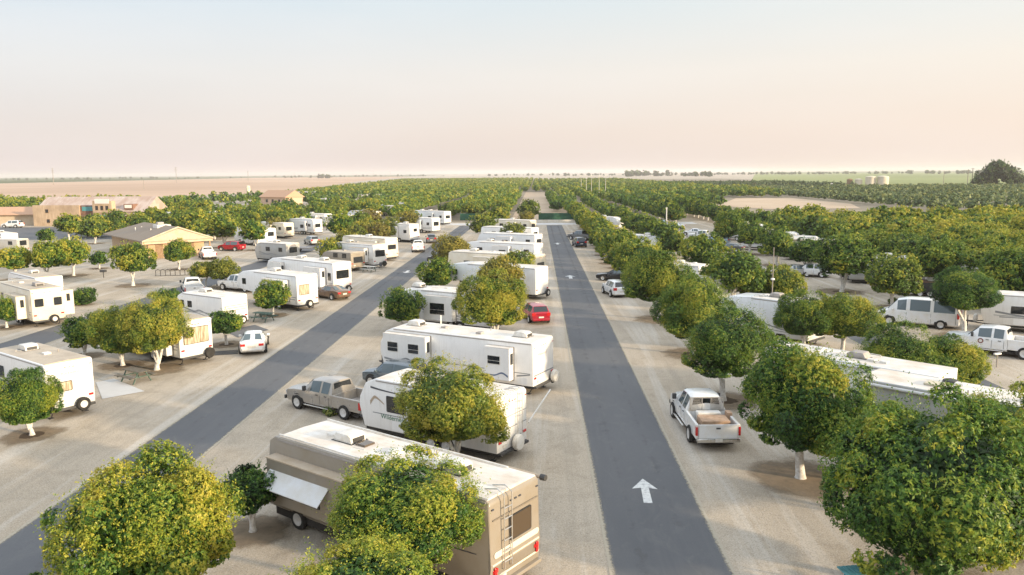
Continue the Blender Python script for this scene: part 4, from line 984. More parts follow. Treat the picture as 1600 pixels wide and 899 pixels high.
q = P(653, 393); vehicle('pickup', 'white', (q.x, q.y + .5), R(98), 'white pickup nose in before the tall white motorhome', 'pickup truck', None)
q = P(673, 380); vehicle('suv', 'grey', (q.x, q.y + 1), R(98), 'grey car parked right of the white pickup at the left road', 'car', None)
q = P(962, 465); vehicle('suv', 'white', (q.x + .1, q.y + 1.7), R(102), 'small white hatchback seen from behind under the right tree row', 'car', CP, zs=.98)
q = P(985, 458); vehicle('sedan', 'silver', (q.x + .3, q.y + 2.2), R(140), 'silver sedan half hidden behind the small white hatchback', 'car', CP)
q = P(957, 441); vehicle('sedan', 'black', (q.x + .6, q.y + 1.6), R(160), 'black sedan half under the trees right of the main road', 'car', CP)
q = P(906, 387); vehicle('suv', 'navy', (q.x, q.y + 2), R(98), 'dark blue car seen from behind at the far end of the right verge', 'car', CP)
q = P(911, 378); vehicle('pickup', 'grey', (q.x, q.y + 4), R(135), 'dark grey pickup in front of the dark blue car', 'pickup truck', CP)
CR = 'cars parked beyond the right tree rows'
for (px, py, kd, pt, hd, lb) in ((1028, 355, 'suv', 'paleblue', 150, 'pale blue car left of the white pole'), (1054, 358, 'sedan', 'white', 150, 'white sedan right of the white pole'),
        (1083, 368, 'sedan', 'white', 160, 'white sedan leftmost of the cars before the dark hedge row'), (1100, 375, 'pickup', 'white', 150, 'white and blue pickup before the dark hedge row'), (1120, 382, 'suv', 'paleblue', 155, 'pale blue hatchback right of the blue and white pickup'),
        (1139, 393, 'sedan', 'grey', 150, 'grey sedan rightmost of the cars before the dark hedge row'), (1240, 431, 'sedan', 'silver', 168, 'silver sedan beside a white painted tree trunk'),
        (1268, 432, 'suv', 'white', 150, 'white car with blue glass behind the white trunk'), (1345, 437, 'suv', 'black', 165, 'dark car in deep shade below the trees')):
    q = P(px, py); vehicle(kd, pt, (q.x, q.y), R(hd), lb, 'pickup truck' if kd == 'pickup' else 'car', CR)
a, b_ = P(1391, 507.5), P(1472, 515); ang = math.atan2(a.y - b_.y, a.x - b_.x); mid = (a + b_) / 2
vehicle('van', 'white', (mid.x + math.sin(ang) * .9, mid.y - math.cos(ang) * .9), ang, 'white high roof passenger van beside the third road', 'van', None, zs=1.03)
ang = R(-58 + 180)
q = P(1595, 557); vp = vehicle('pickup', 'white', (q.x - 1.2, q.y + .9), R(140), 'white pickup with round door emblem at the right edge', 'pickup truck', None, zs=1.06)
MB().lathe([(0, 0), (.17, 0), (.17, .006), (0, .008)], (.75, .996, .93), 'y', 20).build('door_emblem', 'stripe_maroon', vp)
MB().lathe([(0, 0), (.10, 0), (.10, .004), (0, .004)], (.75, 1.005, .93), 'y', 20).build('emblem_centre', 'plastic_white', vp)
# black trailer with two wheels
q = P(1440, 462); o = empty('utility_trailer', (q.x, q.y, 0), R(168)); tag(o, 'black utility trailer with twin silver wheels under the trees', 'trailer')
MB().box(-1.9, 1.9, -1.05, 1.05, .5, 1.5, .03).build('body', 'plastic_dark', o); MB().box(-1.95, 1.95, -1.1, 1.1, 1.50, 1.56).build('rim_rail', 'red_brown', o)
for wx in (-.45, .45):
    for s in (1, -1): wheel(o, wx, s * 1.12, .36, .2, s)
# flatbed trailer
q = P(455, 393); o = empty('flatbed_trailer', (q.x, q.y, 0), R(165)); tag(o, 'low grey flatbed trailer parked across the far left lot', 'trailer')
MB().box(-4, 4, -1.1, 1.1, .6, .78).build('deck', 'plastic_grey', o)
for wx in (-1, 0):
    for s in (1, -1): wheel(o, wx, s * 1.15, .34, .2, s)

# ---- RVs
GC = 'recreational vehicles between the two roads'; GL = 'recreational vehicles left of the left road'; GF = 'recreational vehicles in the far left lots'; GR = 'recreational vehicles on the right lots'
rv('motorhome', 'large tan motorhome with white roof and rear ladder in the foreground', 'motorhome', GC, 'RL', (764, 786), 3.25, R(145), 10.6, 'motorhome', W=2.55, H=3.3,
   body='rv_tan', stripes=None, ac=(2.1, -2.9), vents=2, ladder=.52, rear_win=(-.80, .32, 1.70, 2.50), awning=False, rear_glass='glass_brown',
   side_wins={'L': [(-4.2, -3.2, 1.7, 2.3), (-1.5, -.7, 1.7, 2.3)], 'R': [(-2, -1, 1.6, 2.3), (1, 2, 1.6, 2.3)]})
mh = bpy.data.objects[-1] if False else [o for o in COL.objects if o.name == 'motorhome'][0]
x0 = -5.3
MB().box(.6, 4.7, 1.1, 1.72, .95, 2.62, .03).build('slide_out', 'rv_tan', mh)
MB().box(.6, 4.7, 1.1, 1.75, 2.622, 2.67).build('slide_roof', 'awning_tan', mh)
MB().prism([(1.71, 2.22), (2.25, 1.72), (2.25, 1.75), (1.71, 2.25)], lambda u, z, d: (d, u, z), 1.3, 4.5).build('window_awning', 'awning_white', mh)
for q in ((1.8, 2.8), (3.2, 4.4)): window(mh, 'L', 1.72, q[0], q[1], 1.35, 2.1)
MB().prism([(1.0, .60), (5.0, .60), (5.0, .92), (.2, .92)], PL('L', 1.275), -.004, .006).build('lower_panel', 'rv_tan_dark', mh)
band(mh, 'L', 1.28, [(-4.8, 1.5), (-3, 1.45), (-1.5, 1.62), (0, 1.5)], (.03, .10), 'stripe_dark')
# rear cap mouldings
MB().prism(rr(-1.18, 1.12, 1.42, 1.62, .09), PL('B', 5.335), 0, .03, .01).build('rear_moulding', 'stripe_pale', mh)
MB().prism([(-1.2, 1.22), (1.2, 1.22), (1.2, 1.27), (-1.2, 1.27)], PL('B', 5.338), 0, .02).build('rear_moulding', 'rv_cream', mh)
MB().prism([(-1.2, .78), (1.2, .78), (1.2, .84), (-1.2, .84)], PL('B', 5.33), 0, .02).build('rear_moulding', 'rv_cream', mh)
MB().prism([(-1.15, .86), (1.15, .86), (1.15, 1.20), (-1.15, 1.20)], PL('B', 5.325), 0, .012).build('rear_panel', 'rv_tan_dark', mh)
MB().prism(rr(-1.15, 1.15, 2.62, 2.66, .015), PL('B', 5.32), 0, .03).build('brow', 'rv_tan_dark', mh)
for y in (-1.12, 1.02): MB().box(-5.40, -5.34, y, y + .12, .82, 1.16, .02).build('taillight', 'red_lamp', mh)
MB().tube([(-5.35, -1.42, 3.18), (.5, -1.42, 3.18)], .07, 8).build('awning_roll', 'awning_tan', mh)
MB().tube([(-5.47, -1.42, 3.18), (-5.28, -1.42, 3.18)], .10, 10).build('awning_cap', 'plastic_dark', mh)
MB().lathe([(0, .16), (.26, .10), (.30, 0), (0, 0)], (-.2, .0, 3.34), 'z', 16).build('satellite_dome', 'plastic_white', mh, smooth=True)
MB().box(1.0, 1.5, -.2, .3, 3.33, 3.42, .03).build('skylight', 'glass_brown', mh)
MB().tube([(-2.0, 1.15, 3.36), (4.6, 1.15, 3.36)], .03, 6).build('roof_rail', 'plastic_white', mh)
MB().tube([(-4.2, -1.1, 3.36), (4.6, -1.1, 3.36)], .03, 6).build('roof_rail', 'plastic_white', mh)

rv('travel_trailer', 'white travel trailer with green lettering behind the round yellow tree', 'travel trailer', GC, 'RL', (776, 627), 2.95, R(149), 8.2, 'trailer', W=2.5, H=3.0, body='rv_white', stripes='stripe_grey', swoosh=False,
   ac=(.2,), ladder=-.45, spare=('cover', -.15, .72), side_wins={'L': [(1.1, 2.3, 1.45, 2.25), (-2.2, -1.2, 1.6, 2.2)], 'R': [(-2, -1, 1.6, 2.2)]}, bot=.5,
   letters=[('Wilderness', 'L', 1.9, 1.18, .34, 'stripe_green')], lower=None)
c2 = [o for o in COL.objects if o.name == 'travel_trailer'][0]
band(c2, 'L', 1.255, [(3.35, 1.75), (3.1, 2.05), (2.9, 2.05), (2.45, 1.80)], (.22, .05), 'stripe_tan'); band(c2, 'L', 1.255, [(3.3, 2.55), (2.2, 2.46), (0, 2.40)], (.10, .03), 'stripe_dark')
for z in (2.0, 1.45): MB().prism([(-1.2, z), (1.2, z), (1.2, z + .03), (-1.2, z + .03)], PL('B', 4.1), 0, .012).build('rear_stripe', 'stripe_grey', c2)
# its entry mat and awning arm
MB().tube([(-4.15, -1.3, 1.3), (-4.0, -3.6, 2.3)], .035, 6).build('awning_arm', 'plastic_white', c2)
rv('travel_trailer', 'long white travel trailer with two slide outs beside the red car', 'travel trailer', GC, 'RL', (833, 538), 3.1, R(152), 11.2, 'trailer', W=2.6, H=3.15, body='rv_white', stripes='stripe_grey', swoosh=False, ac=(3.6, -4.2), vents=2,
   spare=('cover', -1.0, .75), side_wins={'L': [], 'R': [(-2, -1, 1.6, 2.2)]}, slides=[('L', 1.6, 4.9, .85, 2.85, .55, [(3.7, 4.55, 1.75, 2.4), (2.1, 2.95, 1.75, 2.4)]), ('L', -4.3, -2.6, .85, 2.75, .5, [(-3.7, -2.8, 1.75, 2.3)])],
   letters=[('Wildwood', 'B', .2, 2.35, .26, 'stripe_pale')], detail=2)
c3 = sorted([o for o in COL.objects if o.name.startswith('travel_trailer')], key=lambda o: o.name)[-1]
band(c3, 'L', 1.86, [(4.8, 1.30), (3.8, 1.22), (3.1, 1.42), (2.6, 1.30), (1.7, 1.28)], (.12, .04), 'stripe_grey'); band(c3, 'L', 1.865, [(4.7, 1.12), (3.2, 1.10), (1.8, 1.05)], (.05, .05), 'stripe_grey')
band(c3, 'L', 1.81, [(-2.7, 1.15), (-3.3, 1.12), (-3.8, 1.3), (-4.2, 1.12)], (.05, .12), 'stripe_blue'); band(c3, 'L', 1.305, [(-4.5, 1.1), (-5.4, 1.25)], (.1, .05), 'stripe_grey')
MB().prism([(-1.2, 1.15), (1.2, 1.15), (1.2, 1.22), (-1.2, 1.22)], PL('B', 5.6), 0, .02).build('rear_moulding', 'stripe_grey', c3)
MB().tube([(2.4, -1.0, 3.1), (2.4, -1.0, 3.75)], .05, 6).build('vent_pipe', 'plastic_white', c3)
rv('fifth_wheel_trailer', 'white fifth wheel with dark square window between two trees', 'fifth wheel', GC, 'RL', (764, 463), 3.1, R(152), 9.6, 'fifth', W=2.5, H=3.2, body='rv_white', stripes='stripe_grey', ac=(3,), vents=1, side_wins={'L': []},
   slides=[('L', -1.6, 1.2, .8, 2.8, .6, [(-.9, .6, 1.3, 2.3)])], detail=2)
rv('fifth_wheel_trailer', 'white fifth wheel with blunt plain rear beyond the yellow trees', 'fifth wheel', GC, 'RR', (857, 417), 3.2, R(148), 11.5, 'fifth', W=2.5, H=3.3, body='rv_cool', stripes=None, ac=(), vents=1, side_wins={'L': [(4.2, 4.9, 2.0, 2.6)]}, spare=('bare', -.8, .6), detail=1)
rv('motorhome', 'long cream motorhome with a dark band under its white roof', 'motorhome', GC, 'RR', (853, 398), 3.3, R(150), 12.5, 'motorhome', W=2.55, H=3.4, body='rv_cream', stripes='stripe_dark', swoosh=True, ac=(-3, 3), rear_win=(-.8, .8, 1.7, 2.5), detail=1)
rv('fifth_wheel_trailer', 'white fifth wheel with tall front, just beyond the cream motorhome', 'fifth wheel', GC, 'RR', (849, 379), 3.2, R(150), 12, 'fifth', body='rv_white', stripes='stripe_grey', ac=(2,), detail=1)
rv('travel_trailer', 'white trailer half behind the small olive tree in the middle row', 'travel trailer', GC, 'RR', (848, 366), 3.1, R(150), 11, 'trailer', body='rv_cool', stripes='stripe_grey', ac=(0,), rear_win=(-.7, .7, 1.7, 2.4), detail=1)
rv('motorhome', 'pale motorhome with a dark rear window near the end of the middle row', 'motorhome', GC, 'RR', (842, 355), 3.2, R(150), 11, 'motorhome', body='rv_white', stripes='stripe_grey', ac=(0,), rear_win=(-.7, .7, 1.7, 2.4), detail=1)
rv('travel_trailer', 'farthest white trailer of the middle row nearest the end fence', 'travel trailer', GC, 'RR', (838, 344), 3.1, R(150), 10, 'trailer', body='rv_cream', stripes='stripe_tan', ac=(0,), rear_win=(-.7, .7, 1.7, 2.4), detail=1)
# left side of left road
rv('travel_trailer', 'cream rear travel trailer with bare spare wheel at the left edge', 'travel trailer', GL, 'RL', (68, 573), 3.0, R(145), 7.6, 'trailer', H=3.05, body='rv_white', roof='rv_roof_dusty', stripes='stripe_blue', ac=(1.0,), vents=2, rear_win=(-.1, 1.0, 1.45, 2.0), rear_glass='curtained_window', spare=('bare', -.5, .62),
   side_wins={'L': [(1.3, 2.2, 1.6, 2.3)], 'R': []}, letters=[('Rockwood', 'B', -.05, 2.42, .22, 'stripe_grey')])
rv('travel_trailer', 'white trailer with a wide curtained rear window behind the forked tree', 'travel trailer', GL, 'RL', (278, 505), 3.0, R(145), 7.6, 'trailer', H=3.05, body='rv_white', roof='rv_roof_dusty', stripes='stripe_grey', ac=(1.8,), vents=1, rear_win=(-.95, .95, 1.40, 2.55), rear_glass='curtained_window', spare=('dark', -.85, .62),
   slides=[('L', -3.0, .2, .7, 2.6, .5, [])], letters=[('Dutchmen', 'B', 0, 2.72, .15, 'stripe_grey')])
rv('travel_trailer', 'small white trailer with tan striped rear and bare spare wheel', 'travel trailer', GL, 'RL', (347, 466), 2.75, R(148), 6.6, 'trailer', H=2.8, body='rv_white', roof='rv_roof', stripes='stripe_grey', ac=(.6,), vents=1, spare=('bare', -.55, .68), side_wins={'L': [(.9, 1.5, 1.6, 2.15), (2.0, 2.5, 1.6, 2.15)], 'R': []}, letters=[('Coachmen', 'B', 0, 2.35, .2, 'stripe_pale')])
c6 = sorted([o for o in COL.objects if o.name.startswith('travel_trailer')], key=lambda o: o.name)[-1]
for z in (1.95, 1.75, 1.55): MB().prism([(-1.15, z), (1.15, z), (1.15, z + .06), (-1.15, z + .06)], PL('B', 3.3), 0, .012).build('rear_stripe', 'stripe_tan', c6)
rv('fifth_wheel_trailer', 'white fifth wheel with rear ladder and curtained window beside the bronze sedan', 'fifth wheel', GL, 'RL', (463, 433), 3.3, R(145), 9.5, 'fifth', H=3.4, body='rv_white', stripes='stripe_blue', ac=(0,), rear_win=(-.2, 1.0, 1.5, 2.5), rear_glass='curtained_window', ladder=-.75, spare=('bare', -.05, .62),
   slides=[('L', -3.6, -.2, .9, 2.9, .7, [(-2.6, -1.8, 1.5, 2.3)])], side_wins={'L': [(3.2, 3.8, 2.0, 2.6)], 'R': []})
rv('fifth_wheel_trailer', 'long white fifth wheel with dark rear window beyond the bronze sedan', 'fifth wheel', GL, 'RL', (520, 413), 3.4, R(143), 12, 'fifth', H=3.5, body='rv_white', stripes='stripe_grey', ac=(1, -3), rear_win=(-.85, .85, 1.75, 2.65), spare=('bare', -.6, .62), swoosh=False,
   slides=[('L', -4.8, -1.9, .9, 2.9, .8, [(-4, -3, 1.5, 2.3)]), ('L', 2.6, 4.6, 1.6, 3.0, .5, [])], side_wins={'L': [(-5.6, -5.1, 1.6, 2.4)], 'R': []})
rv('fifth_wheel_trailer', 'dusty cream trailer with wide rear window, fourth beyond the white sedan', 'fifth wheel', GL, 'RL', (583, 384), 3.2, R(145), 10, 'fifth', H=3.3, body='rv_white', roof='rv_roof_dusty', stripes='stripe_tan', ac=(1,), rear_win=(-.9, .9, 1.6, 2.5), spare=('dark', -.6, .6), detail=1,
   slides=[('L', -4, -1, .9, 2.8, .8, [(-3.4, -2, 1.4, 2.2)])])
rv('travel_trailer', 'brown low trailer tucked against the dusty cream trailer', 'travel trailer', GL, 'RL', (548, 398), 2.3, R(145), 6, 'trailer', H=2.5, body='rv_tan', roof='rv_roof_dusty', stripes=None, ac=(), rear_win=(-.8, .8, 1.1, 1.9), detail=1)
rv('motorhome', 'tan motorhome with a dark rear window under the rusty tree', 'motorhome', GL, 'RL', (602, 374), 3.3, R(143), 10, 'motorhome', H=3.4, body='rv_cream', stripes='stripe_tan', ac=(0,), rear_win=(-.8, .8, 1.7, 2.4), detail=1)
rv('motorhome', 'tall white motorhome behind the nose in white pickup', 'motorhome', GL, 'RL', (640, 352), 3.3, R(143), 10.5, 'motorhome', H=3.45, body='rv_white', stripes=None, ac=(0, -3), rear_win=(-.6, .3, 2.0, 2.6), detail=1)
rv('fifth_wheel_trailer', 'white fifth wheel with dark rear window, second from the far end on the left', 'fifth wheel', GL, 'RL', (675, 342), 3.2, R(143), 11, 'fifth', H=3.3, body='rv_white', stripes='stripe_grey', ac=(0,), rear_win=(-.8, .8, 1.6, 2.5), detail=1)
rv('motorhome', 'white motorhome at the far end of the left road', 'motorhome', GL, 'RL', (694, 332), 3.2, R(143), 12, 'motorhome', H=3.4, body='rv_cool', stripes='stripe_grey', ac=(0, 3), rear_win=(-.8, .8, 1.6, 2.4), detail=1)
# second lot, beyond X -40
rv('fifth_wheel_trailer', 'large cream fifth wheel with two dark rear windows at the left edge', 'fifth wheel', GL, 'RL', (47, 455), 3.2, R(140), 10.5, 'fifth', W=2.6, H=3.3, body='rv_cream', roof='rv_roof_dusty', stripes='stripe_blue', ac=(-3.2,), acmat='plastic_grey', rear_win=[(.35, 1.05, 1.75, 2.45), (-1.10, -.45, 1.75, 2.45)], spare=('bare', -.35, .62),
   slides=[('L', -4.4, -1.2, .75, 2.7, .9, []), ('R', -4.9, -1.4, .75, 2.9, .9, [])])
rv('travel_trailer', 'dusty roofed trailer just beyond the cream fifth wheel at left', 'travel trailer', GL, 'RR', (98, 432), 2.9, R(140), 8.5, 'trailer', H=3.0, body='rv_white', roof='rv_roof_dusty', stripes='stripe_tan', ac=(0,), detail=1)
for (px, py, z, hd, L, kd, bd, lb) in (
    (2, 366, 3.2, 140, 9, 'motorhome', 'rv_white', 'white motorhome cut by the left edge above the hedge'),
    (26, 375, 2.6, 170, 10, 'trailer', 'rv_grey', 'low grey trailer before the office parking lot'),
    (414, 358, 3.0, 148, 9, 'motorhome', 'rv_white', 'white trailer with dark rear window right of the deep red car'),
    (443, 349.5, 3.1, 145, 9, 'motorhome', 'rv_cream', 'cream motorhome with dark rear window before the flatbed trailer'),
    (489, 343.5, 3.3, 145, 10, 'fifth', 'rv_white', 'tall white trailer behind the silver hatchback'),
    (507, 335, 3.1, 150, 11, 'motorhome', 'rv_white', 'white motorhome with dark awning beyond the tall white trailer'),
    (548, 337, 3.1, 150, 8, 'trailer', 'rv_cream', 'small cream trailer between the far left trees'),
    (614, 322, 3.2, 145, 11, 'fifth', 'rv_cream', 'cream trailer end wall rising above the trees left of the far road end'),
    (378, 333, 3.1, 150, 9, 'trailer', 'rv_white', 'white trailer between trees above the deep red car'),
    (463, 332, 3.1, 150, 10, 'fifth', 'rv_cream', 'cream trailer above the flatbed, behind its nearer neighbours'),
    (585, 331, 3.1, 148, 10, 'trailer', 'rv_cool', 'pale trailer above the tan motorhome in the far left lots'),
    (640, 318, 3.1, 150, 11, 'trailer', 'rv_white', 'white trailer above the row end at the top of the left road'),
    (560, 320, 3.1, 155, 10, 'trailer', 'rv_white', 'white trailer roof in the trees right of the tiled farmhouse'),
    (447, 382, 2.9, 148, 7, 'trailer', 'rv_grey', 'low grey trailer in front of the flatbed trailer'),
    (300, 338, 3.0, 150, 9, 'trailer', 'rv_cool', 'pale trailer leftmost of the row right of the canopy tent'),
    (322, 336, 3.0, 150, 9, 'trailer', 'rv_white', 'white trailer second of the row right of the canopy tent'),
    (348, 333, 3.0, 150, 9, 'motorhome', 'rv_cool', 'pale motorhome third of the row right of the canopy tent'),
    (528, 311, 3.2, 165, 12, 'trailer', 'rv_white', 'white trailer roof above the trees right of the outbuilding'),
    (595, 304, 3.2, 170, 12, 'trailer', 'rv_cream', 'pale trailer roof farthest away above the left trees')):
    rv('travel_trailer' if kd == 'trailer' else 'motorhome' if kd == 'motorhome' else 'fifth_wheel_trailer', lb, 'travel trailer' if kd == 'trailer' else 'motorhome' if kd == 'motorhome' else 'fifth wheel', GF, 'RL', (px, py), z, R(hd), L, kd, H=z + .05, body=bd, stripes='stripe_grey', ac=(0,), rear_win=(-.7, .7, 1.6, 2.4), detail=1, roof='rv_roof')
# right side
rv('fifth_wheel_trailer', 'long pale fifth wheel stretching to the right edge behind the big tree', 'fifth wheel', GR, 'RL', (1341, 595), 3.35, R(-45 + 180), 12.5, 'box', W=2.6, H=3.4, body='rv_grey', stripes='stripe_dark', swoosh=True, ac=(), vents=1, side_wins={'L': [], 'R': []}, detail=2, door=False, wheels=True, pos=None) if False else None
ang = R(-45); Lr = 12.5; p0 = P(1337, 592, 3.35); nrm = Vector((math.sin(ang), -math.cos(ang), 0)) * -1
cc_ = p0 + Vector((math.cos(ang), math.sin(ang), 0)) * (Lr / 2) + Vector((-math.sin(ang), math.cos(ang), 0)) * 1.3
f1 = rv('fifth_wheel_trailer', 'long pale fifth wheel reaching the right edge behind the big near tree', 'fifth wheel', GR, 'C', None, 0, ang, Lr, 'box', W=2.6, H=3.4, body='rv_grey', stripes='stripe_dark', swoosh=True, ac=(), vents=3, side_wins={'L': [], 'R': []}, detail=2, door=False, pos=(cc_.x, cc_.y))
MB().box(-3.6, -2.9, -.55, .15, 3.44, 3.54, .03).build('skylight', 'tank_cream', f1); MB().lathe([(0, .2), (.3, .12), (.34, 0), (0, 0)], (-2.9, .7, 3.44), 'z', 14).build('satellite_dome', 'plastic_dark', f1, smooth=True)
p0 = P(1205, 547, 3.2); ang = R(-45)
cc_ = p0 + Vector((math.cos(ang), math.sin(ang), 0)) * 4.0 + Vector((-math.sin(ang), math.cos(ang), 0)) * 1.25
rv('travel_trailer', 'white roofed trailer with a dark air conditioner between the right trees', 'travel trailer', GR, 'C', None, 0, ang, 9, 'box', H=3.25, body='rv_white', stripes='stripe_grey', ac=(.2,), acmat='plastic_grey', vents=3, side_wins={'L': [], 'R': []}, detail=2, pos=(cc_.x, cc_.y))
p0 = P(1147, 470, 3.3)
cc_ = p0 + Vector((math.cos(ang), math.sin(ang), 0)) * .9 + Vector((-math.sin(ang), math.cos(ang), 0)) * 3.6
rv('fifth_wheel_trailer', 'white fifth wheel with slide out beside the thin metal mast', 'fifth wheel', GR, 'C', None, 0, ang + math.pi, 7.6, 'fifth', H=3.3, body='rv_cool', stripes='stripe_grey', ac=(-.6,), acmat='plastic_grey', vents=2, detail=2, pos=(cc_.x, cc_.y), side_wins={'L': [(-3.4, -2.8, 1.5, 2.3)], 'R': []}, slides=[])
for (px, py, z, hd, L, kd, bd, lb, vis) in (
    (1083, 433, 2.9, -40, 6, 'box', 'rv_cool', 'pale trailer end showing between row trees beyond the mast', 1),
    (1062, 412, 2.9, -40, 6, 'box', 'rv_white', 'white trailer corner showing between the row trees', 1),
    (1012, 368, 3.0, -40, 9, 'fifth', 'rv_cool', 'pale trailer with tan roof behind the right tree row', 1),
    (944, 339, 3.0, -40, 9, 'trailer', 'rv_white', 'white trailer roof far along the right tree row', 1),
    (1388, 401, 3.1, -20, 8, 'motorhome', 'rv_grey', 'grey trailer with white roof above the right row trees', 1),
    (1519, 416, 3.1, -20, 8, 'motorhome', 'rv_white', 'pale trailer roof peeking over trees at the right', 1),
    (1205, 362, 3.1, -35, 9, 'trailer', 'rv_white', 'white trailer roof leftmost of those before the dense orchard', 1),
    (1240, 369, 3.1, -35, 8, 'trailer', 'rv_white', 'white trailer roof in the middle before the dense orchard', 1),
    (1272, 374, 3.1, -35, 8, 'trailer', 'rv_cream', 'cream trailer roof nearest of those before the dense orchard', 1),
    (1166, 350, 3.1, -35, 8, 'trailer', 'rv_white', 'small white trailer roof farthest before the dense orchard', 1)):
    q = P(px, py, z)
    rv('travel_trailer' if kd == 'trailer' else 'motorhome' if kd == 'motorhome' else 'fifth_wheel_trailer', lb, 'travel trailer' if kd == 'trailer' else 'motorhome' if kd == 'motorhome' else 'fifth wheel', GR, 'C', None, 0, R(hd), L, kd, H=z + .05, body=bd, stripes='stripe_grey', ac=(0,), detail=1, pos=(q.x, q.y))
q = P(1590, 470, 2.9)
rv('travel_trailer', 'white trailer with dark side window at the right edge behind the white pickup', 'travel trailer', GR, 'C', None, 0, R(150), 8.5, 'trailer', H=3.0, body='rv_white', stripes='stripe_grey', ac=(0,), detail=2, pos=(q.x + 3.4, q.y + 2.2), side_wins={'L': [(1.2, 2.2, 1.5, 2.1), (-1.8, -.8, 1.5, 2.1)], 'R': []})

# picnic tables
def picnic(px, py, h, label, mat='table_wood', leg='table_green'):
    q = P(px, py); r = empty('picnic_table', (q.x, q.y, 0), h); tag(r, label, 'picnic table', 'picnic tables on the sites')
    m_ = MB()
    for k in range(5): m_.box(-.95, .95, -.37 + k * .15, -.24 + k * .15, .72, .76, .006, 1)
    m_.build('tabletop', mat, r)
    for s in (-1, 1):
        m_ = MB()
        for k in range(2): m_.box(-.95, .95, s * .72 - .14 + k * .145, s * .72 - .01 + k * .145, .42, .46, .006, 1)
        m_.build('bench', mat, r)
    for x in (-.62, .62):
        m_ = MB(); m_.tube([(x, -.62, 0), (x, -.22, .72)], .045, 4).tube([(x, .62, 0), (x, .22, .72)], .045, 4).box(x - .03, x + .03, -.86, .86, .36, .42)
        m_.build('leg_frame', leg, r)
    return r
picnic(213, 596, R(150), 'weathered picnic table beside the forked white trunk')
picnic(412, 502, R(160), 'dark green picnic table right of the small white trailer', 'table_green')
picnic(128, 470, R(30), 'white topped picnic table beside the cream fifth wheel', 'plastic_white', 'table_green')
picnic(577, 425, R(160), 'pale picnic table beside the dusty cream trailer', 'plastic_white')
picnic(1350, 945, R(100), 'teal picnic table under the big tree at the bottom edge', 'table_teal', 'table_teal')
o = empty('bicycle_rack', (*P(269, 431)[:2], 0), R(10)); tag(o, 'dark looped bicycle rack on the gravel near the bath house', 'bicycle rack')
m_ = MB()
for k in range(7): m_.tube([(-2 + k * .6, 0, 0), (-2 + k * .6, 0, .7), (-1.7 + k * .6, 0, .85), (-1.4 + k * .6, 0, .7), (-1.4 + k * .6, 0, 0)], .05, 6)
m_.build('loops', 'plastic_dark', o); MB().box(-2.1, 2.3, -.1, .1, 0, .05).build('base', 'plastic_dark', o)
q = P(162, 434); o = empty('trash_barrel', (q.x, q.y, 0)); tag(o, 'small dark barrel grill standing on the open gravel', 'grill'); MB().tube([(0, 0, 0), (0, 0, .7)], .05, 8).build('post', 'plastic_dark', o); MB().box(-.35, .35, -.25, .25, .7, 1.0, .04).build('firebox', 'plastic_dark', o)

o = MB().box(-1.1, 1.1, -.7, .7, .004, .03, .01).build('door_mat', 'plastic_dark'); q = P(347, 552); o.location = (q.x, q.y, .003); o.rotation_euler = (0, 0, R(20)); tag(o, 'dark ground mat left of the white sedan', 'mat')
def camp_chair(px, py, h, label, mat):
    q = P(px, py); r = empty('camp_chair', (q.x, q.y, 0), h); tag(r, label, 'camp chair')
    MB().box(-.25, .25, -.25, .25, .40, .44, .01).build('seat', mat, r); MB().prism([(-.25, .44), (-.30, .92), (-.27, .92), (-.22, .44)], lambda u, z, d: (u, d, z), -.24, .24).build('backrest', mat, r)
    for x in (-.22, .22):
        for y in (-.22, .22): MB().tube([(x, y, 0), (-x * .9, y, .42)], .012, 5).build('leg', 'aluminium', r)
camp_chair(597, 421, R(-40), 'dark camp chair before the brown low trailer', 'stripe_dark')
for (px, py, w_, lb) in ((519, 648, .45, 'small weed growing beside the pewter pickup'), (1395, 475, .5, 'small shrub before the white van')):
    q = P(px, py); c = bpy.data.objects.new('weed_plant', FARC[1]); COL.objects.link(c); c.location = (q.x, q.y, w_ * .5); c.scale = (w_, w_, w_); c.color = (.5, .1, .2, 1); tag(c, lb, 'plant')

